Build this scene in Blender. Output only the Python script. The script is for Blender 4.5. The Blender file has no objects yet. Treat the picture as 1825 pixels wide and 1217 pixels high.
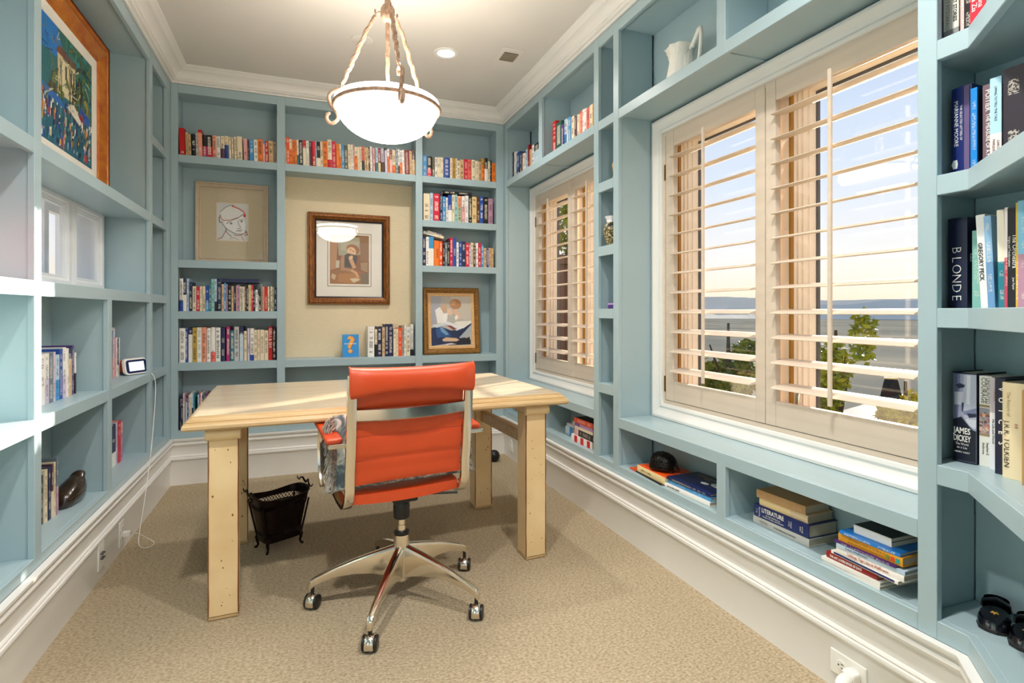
import bpy, bmesh, math, random
import numpy as np
from mathutils import Vector, Matrix, Euler
sc = bpy.context.scene
random.seed(7)
PI = math.pi
def lin(c):
    if isinstance(c, str):
        c = tuple(int(c[i:i+2], 16) for i in (0, 2, 4))
    return tuple(((x/255)/12.92 if x/255 <= .04045 else ((x/255+.055)/1.055)**2.4) for x in c)
# ---------------------------------------------------------------- camera
cam_d = bpy.data.cameras.new('camera')
cam_d.sensor_width = 36.0
cam_d.lens = 985.9/1825*36
cam_d.shift_y = -(608.5-554.8)/1825
cam_d.clip_start = .02
cam_d.clip_end = 60000
cam = bpy.data.objects.new('camera', cam_d)
sc.collection.objects.link(cam)
cam.location = (0, 0, 1.15)
cam.rotation_euler = (PI/2, 0, -math.radians(20.714))
sc.camera = cam
# ---------------------------------------------------------------- sky, sun, exposure
SKY = 1.15
SUN_E = 32.0
SUN_AZ = math.atan2(.51, .86)      # where the sun stands, seen from the room
SUN_EL = math.radians(9.5)
w = bpy.data.worlds.new('sky')
sc.world = w
w.use_nodes = True
nt = w.node_tree
nt.nodes.clear()
wo = nt.nodes.new('ShaderNodeOutputWorld')
bg = nt.nodes.new('ShaderNodeBackground')
tc = nt.nodes.new('ShaderNodeTexCoord')
sx = nt.nodes.new('ShaderNodeSeparateXYZ')
rp = nt.nodes.new('ShaderNodeValToRGB')
nt.links.new(tc.outputs['Generated'], sx.inputs[0])
nt.links.new(sx.outputs['Z'], rp.inputs[0])
e = rp.color_ramp.elements
e[0].position = 0.0; e[0].color = (*lin('FFEBCC'), 1)
e[1].position = 1.0; e[1].color = (*lin('8FB4E6'), 1)
for p, col in ((.03, 'FFF3DC'), (.09, 'F6F5F3'), (.2, 'DDE8F6'), (.42, 'B9D0F0')):
    q = e.new(p); q.color = (*lin(col), 1)
nt.links.new(rp.outputs[0], bg.inputs[0])
bg.inputs[1].default_value = SKY
nt.links.new(bg.outputs[0], wo.inputs[0])
sd = bpy.data.lights.new('sun', 'SUN')
sd.energy = SUN_E
sd.angle = math.radians(.7)
sd.color = lin('FFF0D8')
sun = bpy.data.objects.new('sun', sd)
sc.collection.objects.link(sun)
sun.location = (20, 12, 8)
sun.rotation_euler = Vector((math.cos(SUN_AZ)*math.cos(SUN_EL), math.sin(SUN_AZ)*math.cos(SUN_EL), math.sin(SUN_EL))).to_track_quat('Z', 'Y').to_euler()
vs = sc.view_settings
vs.view_transform = 'Standard'; vs.look = 'None'; vs.gamma = 1.0
vs.exposure = 0.0
vs.use_curve_mapping = False
cy = sc.cycles
cy.use_denoising = True
cy.max_bounces = 10; cy.diffuse_bounces = 6; cy.glossy_bounces = 4; cy.transmission_bounces = 8; cy.transparent_max_bounces = 12
cy.sample_clamp_indirect = 6.0
cy.caustics_reflective = False; cy.caustics_refractive = False
# ---------------------------------------------------------------- helpers
C = sc.collection
class MB:
    def __init__(s): s.v = []; s.f = []; s.m = []
    def add(s, vs, fs, mi=0):
        n = len(s.v); s.v += [tuple(p) for p in vs]
        for q in fs: s.f.append(tuple(i+n for i in q)); s.m.append(mi)
        return s
    def box(s, x0, x1, y0, y1, z0, z1, mi=0):
        return s.add([(x0,y0,z0),(x1,y0,z0),(x1,y1,z0),(x0,y1,z0),(x0,y0,z1),(x1,y0,z1),(x1,y1,z1),(x0,y1,z1)],
                     [(3,2,1,0),(4,5,6,7),(0,1,5,4),(1,2,6,5),(2,3,7,6),(3,0,4,7)], mi)
    def obox(s, c, ax, ay, az, mi=0):      # centre and three half axes
        c, ax, ay, az = map(Vector, (c, ax, ay, az))
        p = [c+i*ax+j*ay+k*az for k in (-1,1) for (i,j) in ((-1,-1),(1,-1),(1,1),(-1,1))]
        return s.add(p, [(3,2,1,0),(4,5,6,7),(0,1,5,4),(1,2,6,5),(2,3,7,6),(3,0,4,7)], mi)
    def prism(s, poly, h0, h1, fn=lambda a, b, h: (a, b, h), mi=0):
        n = len(poly)
        vs = [fn(a, b, h0) for a, b in poly]+[fn(a, b, h1) for a, b in poly]
        return s.add(vs, [tuple(range(n))[::-1], tuple(range(n, 2*n))]+[(i, (i+1) % n, n+(i+1) % n, n+i) for i in range(n)], mi)
    def lathe(s, prof, seg=32, c=(0,0,0), cap=True, mi=0):
        vs = []; fs = []
        for r, z in prof:
            for k in range(seg):
                a = 2*PI*k/seg; vs.append((c[0]+r*math.cos(a), c[1]+r*math.sin(a), c[2]+z))
        for j in range(len(prof)-1):
            for k in range(seg):
                k2 = (k+1) % seg; fs.append((j*seg+k, j*seg+k2, (j+1)*seg+k2, (j+1)*seg+k))
        if cap:
            fs.append(tuple(range(seg))[::-1]); fs.append(tuple(range((len(prof)-1)*seg, len(prof)*seg)))
        return s.add(vs, fs, mi)
    def tube(s, pts, r, seg=8, closed=False, sy=1.0, twist=0, mi=0):
        pts = [Vector(p) for p in pts]; n = len(pts)
        rs = r if isinstance(r, (list, tuple)) else [r]*n
        up = None; vs = []; fs = []
        for i, p in enumerate(pts):
            t = (pts[(i+1) % n]-pts[i-1]) if closed else (pts[min(i+1, n-1)]-pts[max(i-1, 0)])
            t.normalize()
            if up is None:
                up = t.cross(Vector((0,0,1)) if abs(t.z) < .9 else Vector((1,0,0))).normalized()
            else:
                up = (up-t*up.dot(t)).normalized()
            bi = t.cross(up)
            for k in range(seg):
                a = 2*PI*k/seg+twist*i
                vs.append(p+up*math.cos(a)*rs[i]+bi*math.sin(a)*rs[i]*sy)
        for i in range(n if closed else n-1):
            for k in range(seg):
                a, b = i*seg+k, i*seg+(k+1) % seg
                c_, d = ((i+1) % n)*seg+(k+1) % seg, ((i+1) % n)*seg+k
                fs.append((a, b, c_, d))
        if not closed:
            fs.append(tuple(range(seg))[::-1]); fs.append(tuple(range((n-1)*seg, n*seg)))
        return s.add(vs, fs, mi)
    def grid(s, P, closed_u=False, mi=0):   # P[j][i]
        nj, ni = len(P), len(P[0])
        vs = [p for r_ in P for p in r_]; fs = []
        for j in range(nj-1):
            for i in range(ni if closed_u else ni-1):
                i2 = (i+1) % ni; fs.append((j*ni+i, j*ni+i2, (j+1)*ni+i2, (j+1)*ni+i))
        return s.add(vs, fs, mi)
    def build(s, name, mat, parent=None, smooth=0, bevel=0, kind=None, loc=None, seg=2, normals=True):
        me = bpy.data.meshes.new(name)
        me.from_pydata(s.v, [], s.f)
        ms = mat if isinstance(mat, (list, tuple)) else [mat]
        for m_ in ms: me.materials.append(m_)
        if len(ms) > 1: me.polygons.foreach_set('material_index', s.m)
        if normals:
            bm = bmesh.new(); bm.from_mesh(me); bmesh.ops.recalc_face_normals(bm, faces=bm.faces); bm.to_mesh(me); bm.free()
        me.update()
        if smooth:
            me.shade_smooth(); me.set_sharp_from_angle(angle=math.radians(smooth))
        o = bpy.data.objects.new(name, me); C.objects.link(o)
        if parent: o.parent = parent
        if loc: o.location = loc
        if bevel:
            b = o.modifiers.new('bevel', 'BEVEL'); b.width = bevel; b.segments = seg; b.limit_method = 'ANGLE'; b.angle_limit = math.radians(40)
        if kind: o['kind'] = kind
        return o
def tag(o, label, cat=None, group=None):
    o['label'] = label
    if cat: o['category'] = cat
    if group: o['group'] = group
    return o
def thing(name, label, cat, loc=(0,0,0), rz=0, group=None):
    o = bpy.data.objects.new(name, None); C.objects.link(o); o.empty_display_size = .05
    o.location = loc; o.rotation_euler = (0, 0, rz)
    return tag(o, label, cat, group)
def struct(name, label, loc=(0,0,0)):
    o = bpy.data.objects.new(name, None); C.objects.link(o); o.empty_display_size = .05; o.location = loc
    o['kind'] = 'structure'; o['label'] = label
    return o
def copy_tree(o, parent=None):
    c_ = o.copy(); C.objects.link(c_); c_.parent = parent
    for ch in [x for x in bpy.data.objects if x.parent == o]: copy_tree(ch, c_)
    return c_
# ---------------------------------------------------------------- materials
def nodes(name):
    m = bpy.data.materials.new(name); m.use_nodes = True
    return m, m.node_tree, m.node_tree.nodes['Principled BSDF']
def mat(name, col, rough=.5, metal=0, var=.06, vs=12, bump=0, bs=60, coat=0, spec=.5, emit=0, ecol=None, stretch=None, col2=None, detail=4):
    m, t, b = nodes(name)
    c1 = lin(col); N = t.nodes.new
    b.inputs['Roughness'].default_value = rough; b.inputs['Metallic'].default_value = metal
    b.inputs['Coat Weight'].default_value = coat; b.inputs['Specular IOR Level'].default_value = spec
    co = N('ShaderNodeTexCoord'); mp = N('ShaderNodeMapping')
    t.links.new(co.outputs['Object'], mp.inputs[0])
    if stretch: mp.inputs['Scale'].default_value = stretch
    nz = N('ShaderNodeTexNoise'); nz.inputs['Scale'].default_value = vs; nz.inputs['Detail'].default_value = detail
    t.links.new(mp.outputs[0], nz.inputs['Vector'])
    mx = N('ShaderNodeMix'); mx.data_type = 'RGBA'
    k = lin(col2) if col2 else tuple(min(1, x*(1+var)) for x in c1)
    mx.inputs[6].default_value = (*[x*(1-var) for x in c1], 1) if not col2 else (*c1, 1)
    mx.inputs[7].default_value = (*k, 1)
    cr = N('ShaderNodeMapRange'); cr.inputs[1].default_value = .3; cr.inputs[2].default_value = .7
    t.links.new(nz.outputs['Fac'], cr.inputs[0]); t.links.new(cr.outputs[0], mx.inputs[0])
    t.links.new(mx.outputs[2], b.inputs['Base Color'])
    if bump:
        n2 = N('ShaderNodeTexNoise'); n2.inputs['Scale'].default_value = bs; n2.inputs['Detail'].default_value = 3
        t.links.new(mp.outputs[0], n2.inputs['Vector'])
        bp = N('ShaderNodeBump'); bp.inputs['Strength'].default_value = bump; bp.inputs['Distance'].default_value = .002
        t.links.new(n2.outputs['Fac'], bp.inputs['Height']); t.links.new(bp.outputs[0], b.inputs['Normal'])
    if emit:
        b.inputs['Emission Color'].default_value = (*lin(ecol or col), 1); b.inputs['Emission Strength'].default_value = emit
    return m
M = {}
PAINT = 'A2B9C1'
M['paint'] = mat('blue_paint', PAINT, .34, var=.03, vs=3, bump=.03, bs=180)
M['white'] = mat('white_trim_paint', 'E8E7E4', .4, var=.02, vs=4, bump=.02, bs=120)
M['ceil'] = mat('ceiling_paint', 'DAD7D2', .9, var=.015, vs=3, bump=.05, bs=250)
M['cloth_wall'] = mat('grasscloth_wall', 'E2D3B4', .9, var=.05, vs=90, bump=.1, bs=300, stretch=(.3, 1, 4))
M['shutter'] = mat('shutter_wood', 'D3C4B3', .5, var=.06, vs=9, bump=.05, bs=60, stretch=(1, .12, 3))
M['sash'] = mat('window_sash', 'F1E6DA', .45, var=.02)
M['gasket'] = mat('amber_weatherstrip', 'A8761F', .5, var=.08)
M['darkline'] = mat('dark_sash_edge', '4A4A50', .5)
M['chrome'] = mat('polished_aluminium', 'E2DBCE', .14, 1, var=.02)
M['blackp'] = mat('black_plastic', '121214', .4)
M['leather'] = mat('orange_leather', 'C6451A', .38, var=.06, vs=8, bump=.12, bs=220, coat=.1)
M['iron'] = mat('black_wrought_iron', '15110F', .38, .7, var=.3, vs=40, bump=.1, bs=90, col2='2A1712')
M['plate'] = mat('white_plastic', 'F0EFEA', .35, var=.01)
M['ink'] = mat('black_ink', '171717', .6)
M['winkink'] = mat('white_ink', 'F2F0EA', .6)
M['goldink'] = mat('gold_ink', 'C9A24A', .5)
M['pages'] = mat('paper_pages', 'E6DCC4', .85, var=.08, vs=20, stretch=(40, 1, 1))
M['greypages'] = mat('aged_paper_pages', 'B5AC98', .85, var=.1, vs=20, stretch=(1, 1, 60))
def glass(name, tint=(1,1,1), rough=0):
    m = bpy.data.materials.new(name); m.use_nodes = True; t = m.node_tree; t.nodes.clear()
    o = t.nodes.new('ShaderNodeOutputMaterial'); tr = t.nodes.new('ShaderNodeBsdfTransparent'); gl = t.nodes.new('ShaderNodeBsdfGlossy')
    tr.inputs[0].default_value = (*tint, 1); gl.inputs['Roughness'].default_value = rough
    lw = t.nodes.new('ShaderNodeLayerWeight'); lw.inputs[0].default_value = .5
    pw = t.nodes.new('ShaderNodeMath'); pw.operation = 'POWER'; pw.inputs[1].default_value = 4.0
    ml = t.nodes.new('ShaderNodeMath'); ml.operation = 'MULTIPLY_ADD'; ml.inputs[1].default_value = .3; ml.inputs[2].default_value = .03
    t.links.new(lw.outputs['Facing'], pw.inputs[0]); t.links.new(pw.outputs[0], ml.inputs[0])
    mx = t.nodes.new('ShaderNodeMixShader')
    t.links.new(ml.outputs[0], mx.inputs[0]); t.links.new(tr.outputs[0], mx.inputs[1]); t.links.new(gl.outputs[0], mx.inputs[2]); t.links.new(mx.outputs[0], o.inputs[0])
    return m
M['glass'] = glass('clear_glass')
def carpet_mat():
    m, t, b = nodes('berber_carpet'); N = t.nodes.new
    b.inputs['Roughness'].default_value = .95; b.inputs['Specular IOR Level'].default_value = .1
    co = N('ShaderNodeTexCoord'); mp = N('ShaderNodeMapping'); mp.inputs['Scale'].default_value = (1, 1.6, 1)
    t.links.new(co.outputs['Object'], mp.inputs[0])
    v = N('ShaderNodeTexVoronoi'); v.inputs['Scale'].default_value = 130; t.links.new(mp.outputs[0], v.inputs['Vector'])
    n = N('ShaderNodeTexNoise'); n.inputs['Scale'].default_value = 85; n.inputs['Detail'].default_value = 6; t.links.new(mp.outputs[0], n.inputs['Vector'])
    n3 = N('ShaderNodeTexNoise'); n3.inputs['Scale'].default_value = 2.2; t.links.new(co.outputs['Object'], n3.inputs['Vector'])
    r = N('ShaderNodeValToRGB'); r.color_ramp.elements[0].position = .34; r.color_ramp.elements[0].color = (*lin('A89779'), 1)
    r.color_ramp.elements[1].position = .62; r.color_ramp.elements[1].color = (*lin('CDBDA2'), 1)
    t.links.new(n.outputs['Fac'], r.inputs[0])
    mx = N('ShaderNodeMix'); mx.data_type = 'RGBA'; mx.blend_type = 'MULTIPLY'; mx.inputs[0].default_value = .28
    mr = N('ShaderNodeMapRange'); mr.inputs[1].default_value = 0; mr.inputs[2].default_value = .7; mr.inputs[3].default_value = 1.0; mr.inputs[4].default_value = .35
    t.links.new(v.outputs['Distance'], mr.inputs[0]); t.links.new(r.outputs[0], mx.inputs[6]); t.links.new(mr.outputs[0], mx.inputs[7])
    t.links.new(mx.outputs[2], b.inputs['Base Color'])
    bp = N('ShaderNodeBump'); bp.inputs['Strength'].default_value = .6; bp.inputs['Distance'].default_value = .006; bp.invert = True
    ad = N('ShaderNodeMath'); ad.operation = 'SUBTRACT'; t.links.new(v.outputs['Distance'], ad.inputs[0]); t.links.new(n.outputs['Fac'], ad.inputs[1])
    t.links.new(ad.outputs[0], bp.inputs['Height']); t.links.new(bp.outputs[0], b.inputs['Normal'])
    return m
M['carpet'] = carpet_mat()

# ================================================================ ROOM SHELL
XL, XR, YB, ZC = -.815, 1.52, 4.203, 2.75
T, DEP = .02, .22
REAR = -1.9
o = MB().box(-1.25, 1.95, REAR-.2, 4.65, -.12, 0).build('floor', M['carpet'], kind='structure'); o['label'] = 'beige looped carpet covering the whole floor'
o = MB().box(-1.25, 1.95, REAR-.2, 4.65, ZC, ZC+.12).build('ceiling', M['ceil'], kind='structure'); o['label'] = 'flat pale grey ceiling inside the crown moulding'
def wall(name, label, pieces, m='paint'):
    b = MB()
    for p in pieces: b.box(*p)
    o = b.build(name, M[m], kind='structure'); o['label'] = label; return o
# outer walls with their window openings
wall('wall_left', 'left wall behind the built-in shelves', [(-1.25,-1.04,REAR,4.65,0,1.21), (-1.25,-1.04,REAR,4.65,1.705,ZC), (-1.25,-1.04,REAR,2.30,1.21,1.705), (-1.25,-1.04,3.665,4.65,1.21,1.705)])
wall('wall_right', 'right wall behind the shelves and shuttered windows', [(1.755,1.95,REAR,4.65,0,.66), (1.755,1.95,REAR,4.65,2.10,ZC), (1.755,1.95,REAR,1.07,.66,2.10), (1.755,1.95,2.39,2.81,.66,2.10), (1.755,1.95,4.07,4.65,.66,2.10)])
wall('wall_back', 'far wall of cream grasscloth behind the shelves', [(-1.04,1.755,4.425,4.65,0,ZC)], 'cloth_wall')
wall('wall_rear', 'wall behind the viewpoint around a wide opening added for sky light', [(-1.04,-.75,REAR-.2,REAR,0,ZC), (1.5,1.755,REAR-.2,REAR,0,ZC), (-.75,1.5,REAR-.2,REAR,2.45,ZC)])  # the opening is invented, it lets sky light in from behind
# swept mouldings: profile (offset from wall, z) along a mitred polyline on the floor plan
def sweep(poly, prof, side=1):
    pts = [Vector((x, y, 0)) for x, y in poly]; n = len(pts); P = []
    for i in range(n):
        a = (pts[i]-pts[i-1]).normalized() if i else None
        b = (pts[i+1]-pts[i]).normalized() if i < n-1 else None
        na = Vector((-a.y, a.x, 0)) if a else None; nb = Vector((-b.y, b.x, 0)) if b else None
        if na is None: nn = nb
        elif nb is None: nn = na
        else: nn = (na+nb)/(1+na.dot(nb))
        P.append([tuple(pts[i]+nn*side*p+Vector((0,0,z))) for p, z in prof])
    return P
CROWN = [(0,2.656),(.012,2.656),(.014,2.664),(.022,2.666),(.030,2.668),(.034,2.673),(.034,2.678),(.040,2.680)] + [(.040+.042*(1-math.cos(t*PI/2/6)), 2.680+.044*math.sin(t*PI/2/6)) for t in range(1,7)] + [(.086,2.727),(.092,2.733),(.104,2.738),(.112,2.744),(.112,2.75),(0,2.75)]
BASE = [(0,.0),(0,.158),(.003,.164),(.011,.167),(.013,.174),(.011,.181),(.006,.184),(.009,.189),(.007,.195),(.003,.199),(.003,.250),(.006,.258),(.016,.263),(.019,.272),(.014,.280),(.010,.284),(.022,.292),(.025,.299),(.025,.308),(0,.308)]
ROOM = [(1.07,.42),(XR,.87),(XR,YB),(XL,YB),(XL,REAR)]
def mould(name, label, poly, prof, m):
    # each run is its own piece of trim, cut on the mitre of its neighbours
    P = sweep(ROOM, prof)
    i = ROOM.index(poly[0]); b = MB(); b.grid([P[i], P[i+1]])
    o = b.build(name, M[m], kind='structure', smooth=35); o['label'] = label; return o
for k, (nm, side) in enumerate((('trim_1','angled right corner'), ('trim_2','right wall'), ('trim_3','far wall'), ('trim_4','left wall'))):
    mould(nm, 'white crown moulding along the top of the '+side, [ROOM[k]], CROWN, 'white')
for k, (nm, side) in enumerate((('baseboard_corner','angled right corner'), ('baseboard_right','right wall'), ('baseboard_back','far wall'), ('baseboard_left','left wall'))):
    mould(nm, 'tall white stepped baseboard under the shelves on the '+side, [ROOM[k]], BASE, 'white')
# ---------------------------------------------------------------- built-in bookcases
class Case:
    def __init__(s, fn, root): s.fn = fn; s.root = root; s.off = Vector(root.location)
    def piece(s, name, a0, a1, d0, d1, z0, z1, m='paint', bevel=.0015):
        p = [Vector(s.fn(a, d, z))-s.off for z in (z0, z1) for a, d in ((a0,d0),(a1,d0),(a1,d1),(a0,d1))]
        b = MB().add(p, [(3,2,1,0),(4,5,6,7),(0,1,5,4),(1,2,6,5),(2,3,7,6),(3,0,4,7)])
        return b.build(name, M[m], s.root, bevel=bevel, seg=1)
    def stile(s, a0, a1, z0=.308, z1=2.656, panel=True, pd=DEP):
        s.piece('stile', a0, a1, 0, T, z0, z1)
        if panel: s.piece('side_panel', a0+.008, a1-.008, T, pd, z0, z1)
    def rail(s, a0, a1, z0, z1, shelf=True, sd=DEP, name='rail', grow=.008):
        s.piece(name, a0, a1, 0.0006, T, z0, z1)
        if shelf: s.piece('shelf', a0-grow, a1+grow, T, sd, z0+.012, z1)
    def back(s, a0, a1, z0, z1, d=DEP, m='paint'):
        s.piece('back_panel', a0-.008, a1+.008, d, d+.012, z0, z1, m)
# back bookcase
r = thing('bookcase', 'pale blue built-in bookcase filling the far wall around a cream niche', 'bookcase', ((XL+XR)/2, YB+.1, .308))
B = Case(lambda a, d, z: (a, YB+d, z), r)
for a0, a1 in ((XL,-.773),(-.17,-.117),(.805,.857),(1.454,XR)): B.stile(a0, a1, pd=.205 if a1 in (-.117,.857) else DEP-.003)
cols = ((-.773,-.17),(-.117,.805),(.857,1.454))
for a0, a1 in cols: B.rail(a0, a1, 2.598, 2.656); B.rail(a0, a1, 2.139, 2.190); B.rail(a0, a1, .308, .356); B.rail(a0, a1, .755, .808)
B.rail(*cols[0], 1.440, 1.492); B.rail(*cols[0], 1.099, 1.151)
B.rail(*cols[2], 1.800, 1.851); B.rail(*cols[2], 1.452, 1.502)
B.back(*cols[0], .32, 2.65, .208); B.back(*cols[2], .32, 2.65, .208); B.back(*cols[1], 2.15, 2.65, .208); B.back(*cols[1], .32, .80, .208)
# left bookcase
r = thing('bookcase', 'pale blue built-in bookcase along the left wall with deep niches', 'bookcase', (XL-.1, 2.2, .308))
L = Case(lambda a, d, z: (XL-d, a, z), r)
DL = .222
L.stile(4.10, YB-.0005); L.stile(3.682, 3.739); L.stile(2.957, 3.010, .308, 1.21); L.stile(2.230, 2.281); L.stile(.78, .831); L.stile(-.67, -.62); L.stile(REAR+.01, REAR+.06)
bays = ((2.281,3.682),(.831,2.230),(-.62,.78),(REAR+.06,-.67))
for a0, a1 in bays: L.rail(a0, a1, 2.582, 2.656); L.rail(a0, a1, 1.664, 1.715); L.rail(a0, a1, 1.201, 1.251)
for a0, a1 in ((2.281,2.957),(3.010,3.682),(.831,2.230),(-.62,.78),(REAR+.06,-.67)): L.rail(a0, a1, .748, .798); L.rail(a0, a1, .308, .347)
n_ = (3.739, 4.10)
for z0, z1 in ((2.582,2.656),(2.126,2.176),(1.664,1.715),(1.201,1.251),(.748,.798),(.308,.347)): L.rail(*n_, z0, z1)
L.back(2.281, 3.682, 1.69, 2.65, .21); L.back(2.281, 2.957, .32, 1.23, .21); L.back(3.010, 3.682, .32, 1.23, .21); L.back(*n_, .32, 2.65, .21)
for a0, a1 in bays[1:]: L.back(a0, a1, .32, 2.65, .21)
# right bookcase
r = thing('bookcase', 'pale blue built-in bookcase framing the two shuttered windows', 'bookcase', (XR+.1, 2.6, .308))
Rr = Case(lambda a, d, z: (XR+d, a, z), r)
ND = .212                                   # depth of the window niches
Rr.stile(4.153, YB-.0005, pd=ND); Rr.stile(2.677, 2.729, pd=ND); Rr.stile(2.471, 2.522, pd=ND); Rr.stile(.941, .989, panel=False); Rr.piece('side_panel', .976, .9885, T, ND, .308, 2.656)
for z0, z1 in ((2.15,2.65),(.32,.595)): Rr.stile(3.448, 3.502, z0, z1); Rr.stile(1.701, 1.749, z0, z1)
for a0, a1 in ((2.729,4.153),(.989,2.471)):
    Rr.rail(a0, a1, 2.599, 2.656); Rr.rail(a0, a1, 2.143, 2.193, name='rail'); Rr.rail(a0, a1, .551, .601); Rr.rail(a0, a1, .308, .356)
    Rr.back(a0, a1, 2.16, 2.65, .221); Rr.back(a0, a1, .32, .59, .221)
for z0, z1 in ((2.599,2.656),(2.143,2.193),(1.800,1.852),(1.451,1.504),(1.112,1.164),(.707,.760),(.308,.356)): Rr.rail(2.522, 2.677, z0, z1)
Rr.back(2.522, 2.677, .32, 2.65, .215)
# angled corner bookcase
r = thing('bookcase', 'pale blue built-in bookcase turning the near right corner at an angle', 'bookcase', (1.5, .5, .308))
off = Vector((1.5, .5, .308))
def cpoly(name, poly, z0, z1, m='paint', bevel=.0015):
    b = MB().prism([(x-off.x, y-off.y) for x, y in poly], z0-off.z, z1-off.z)
    return b.build(name, M[m], r, bevel=bevel, seg=1)
q = T*(math.sqrt(2)-1)
def face_rail(z0, z1, name='rail'):
    cpoly(name, [(XR,.941),(XR,.870),(1.12,.47),(1.12+T*.7071,.47-T*.7071),(XR+T,.870-q),(XR+T,.941)], z0, z1)
SH = [(XR+T,.9755),(1.735,.9755),(1.735,-.225),(1.095,.415),(1.12+T*.7071,.47-T*.7071),(XR+T,.870-q)]
for z0, z1 in ((2.599,2.656),(2.143,2.193),(1.793,1.844),(1.447,1.498),(1.108,1.158),(.706,.757),(.308,.357)):
    face_rail(z0, z1); cpoly('shelf', SH, z0+.012, z1)
cpoly('stile', [(1.12,.47),(1.07,.42),(1.07+T*.7071,.42-T*.7071),(1.12+T*.7071,.47-T*.7071)], .308, 2.656)
cpoly('back_panel', [(1.735,.9755),(1.747,.9755),(1.747,-.25),(1.735,-.238)], .308, 2.656)
cpoly('side_panel', [(1.085,.406),(1.095,.415),(1.747,-.237),(1.737,-.247)], .308, 2.656)

# ================================================================ WINDOWS AND SHUTTERS
def frame_pieces(root, name, y0, y1, z0, z1, prof, m, fn, bevel=0):
    # four mitred pieces of moulding round a rectangle; prof = [(inset, depth)], fn(depth, y, z) -> point
    ring = [[fn(d, y0+i, z0+i) for i, d in prof], [fn(d, y1-i, z0+i) for i, d in prof], [fn(d, y1-i, z1-i) for i, d in prof], [fn(d, y0+i, z1-i) for i, d in prof]]
    for k in range(4):
        a, b = ring[k], ring[(k+1) % 4]; n = len(prof)
        mb = MB().grid([a, b]); mb.f += [(0, n-1, 2*n-1, n)]; mb.m += [0]
        mb.f += [tuple(range(n)), tuple(range(n, 2*n))[::-1]]; mb.m += [0, 0]
        mb.build(name, M[m], root, smooth=30, bevel=bevel)
def right_window(n, label, y0, y1, mul):
    root = struct(n, label, (1.74, (y0+y1)/2, .601)); o = Vector(root.location)
    fn = lambda d, y, z: tuple(Vector((1.756-d, y, z))-o)
    z0, z1 = .603, 2.141
    frame_pieces(root, 'casing', y0+.001, y1-.001, z0, z1, [(0,0),(0,.034),(.012,.036),(.022,.030),(.030,.024),(.050,.021),(.060,.026),(.072,.024),(.075,.016),(.075,0)], 'white', fn)
    frame_pieces(root, 'shutter_frame', y0+.076, y1-.076, z0+.076, z1-.076, [(0,-.03),(0,.014),(.017,.014),(.017,.002),(.022,0),(.022,-.03)], 'shutter', fn)
    # jambs, sill and head of the opening, then two sashes with their panes
    for nm, b in (('jamb', (1.79,1.93,y1-.115,y1-.08,.66,2.10)), ('jamb', (1.79,1.93,y0+.08,y0+.115,.66,2.10)), ('sill', (1.79,1.96,y0+.08,y1-.08,.655,.70)), ('head', (1.79,1.93,y0+.08,y1-.08,2.06,2.105)), ('mullion', (1.80,1.92,mul-.045,mul+.045,.70,2.06))):
        MB().box(b[0]-o.x,b[1]-o.x,b[2]-o.y,b[3]-o.y,b[4]-o.z,b[5]-o.z).build(nm, M['sash'], root, bevel=.002, seg=1)
    for a, b in ((y0+.116, mul-.046), (mul+.046, y1-.116)):
        fn2 = lambda d, y, z: tuple(Vector((1.90-d, y, z))-o)
        frame_pieces(root, 'sash_frame', a, b, .70, 2.06, [(0,0),(0,.085),(.006,.085),(.008,.070),(.016,.070),(.018,.055),(.026,.055),(.028,.035),(.036,.033),(.040,.012),(.040,0)], 'sash', fn2)
        frame_pieces(root, 'gasket', a+.0005, b-.0005, .7005, 2.0595, [(0,.086),(0,.102),(.009,.102),(.009,.086)], 'gasket', fn2)
        frame_pieces(root, 'glazing_edge', a+.034, b-.034, .734, 2.026, [(0,-.012),(0,.004),(.012,.004),(.012,-.012)], 'darkline', fn2)
        MB().box(1.893-o.x,1.899-o.x,a+.035-o.y,b-.035-o.y,.735-o.z,2.025-o.z).build('pane', M['glass'], root)
    h = MB().tube([(1.86-o.x,mul-.065-o.y,.745-o.z),(1.83-o.x,mul-.066-o.y,.75-o.z),(1.825-o.x,mul-.066-o.y,.80-o.z),(1.83-o.x,mul-.068-o.y,.83-o.z)], .006, 8)
    h.build('crank_handle', M['chrome'], root, smooth=60)
right_window('window_1', 'large window with a view of valley and mountains, nearest on the right', .989, 2.471, 1.705)
right_window('window_2', 'shuttered window at the far end of the right wall beside the desk', 2.729, 4.153, 3.43)
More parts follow.
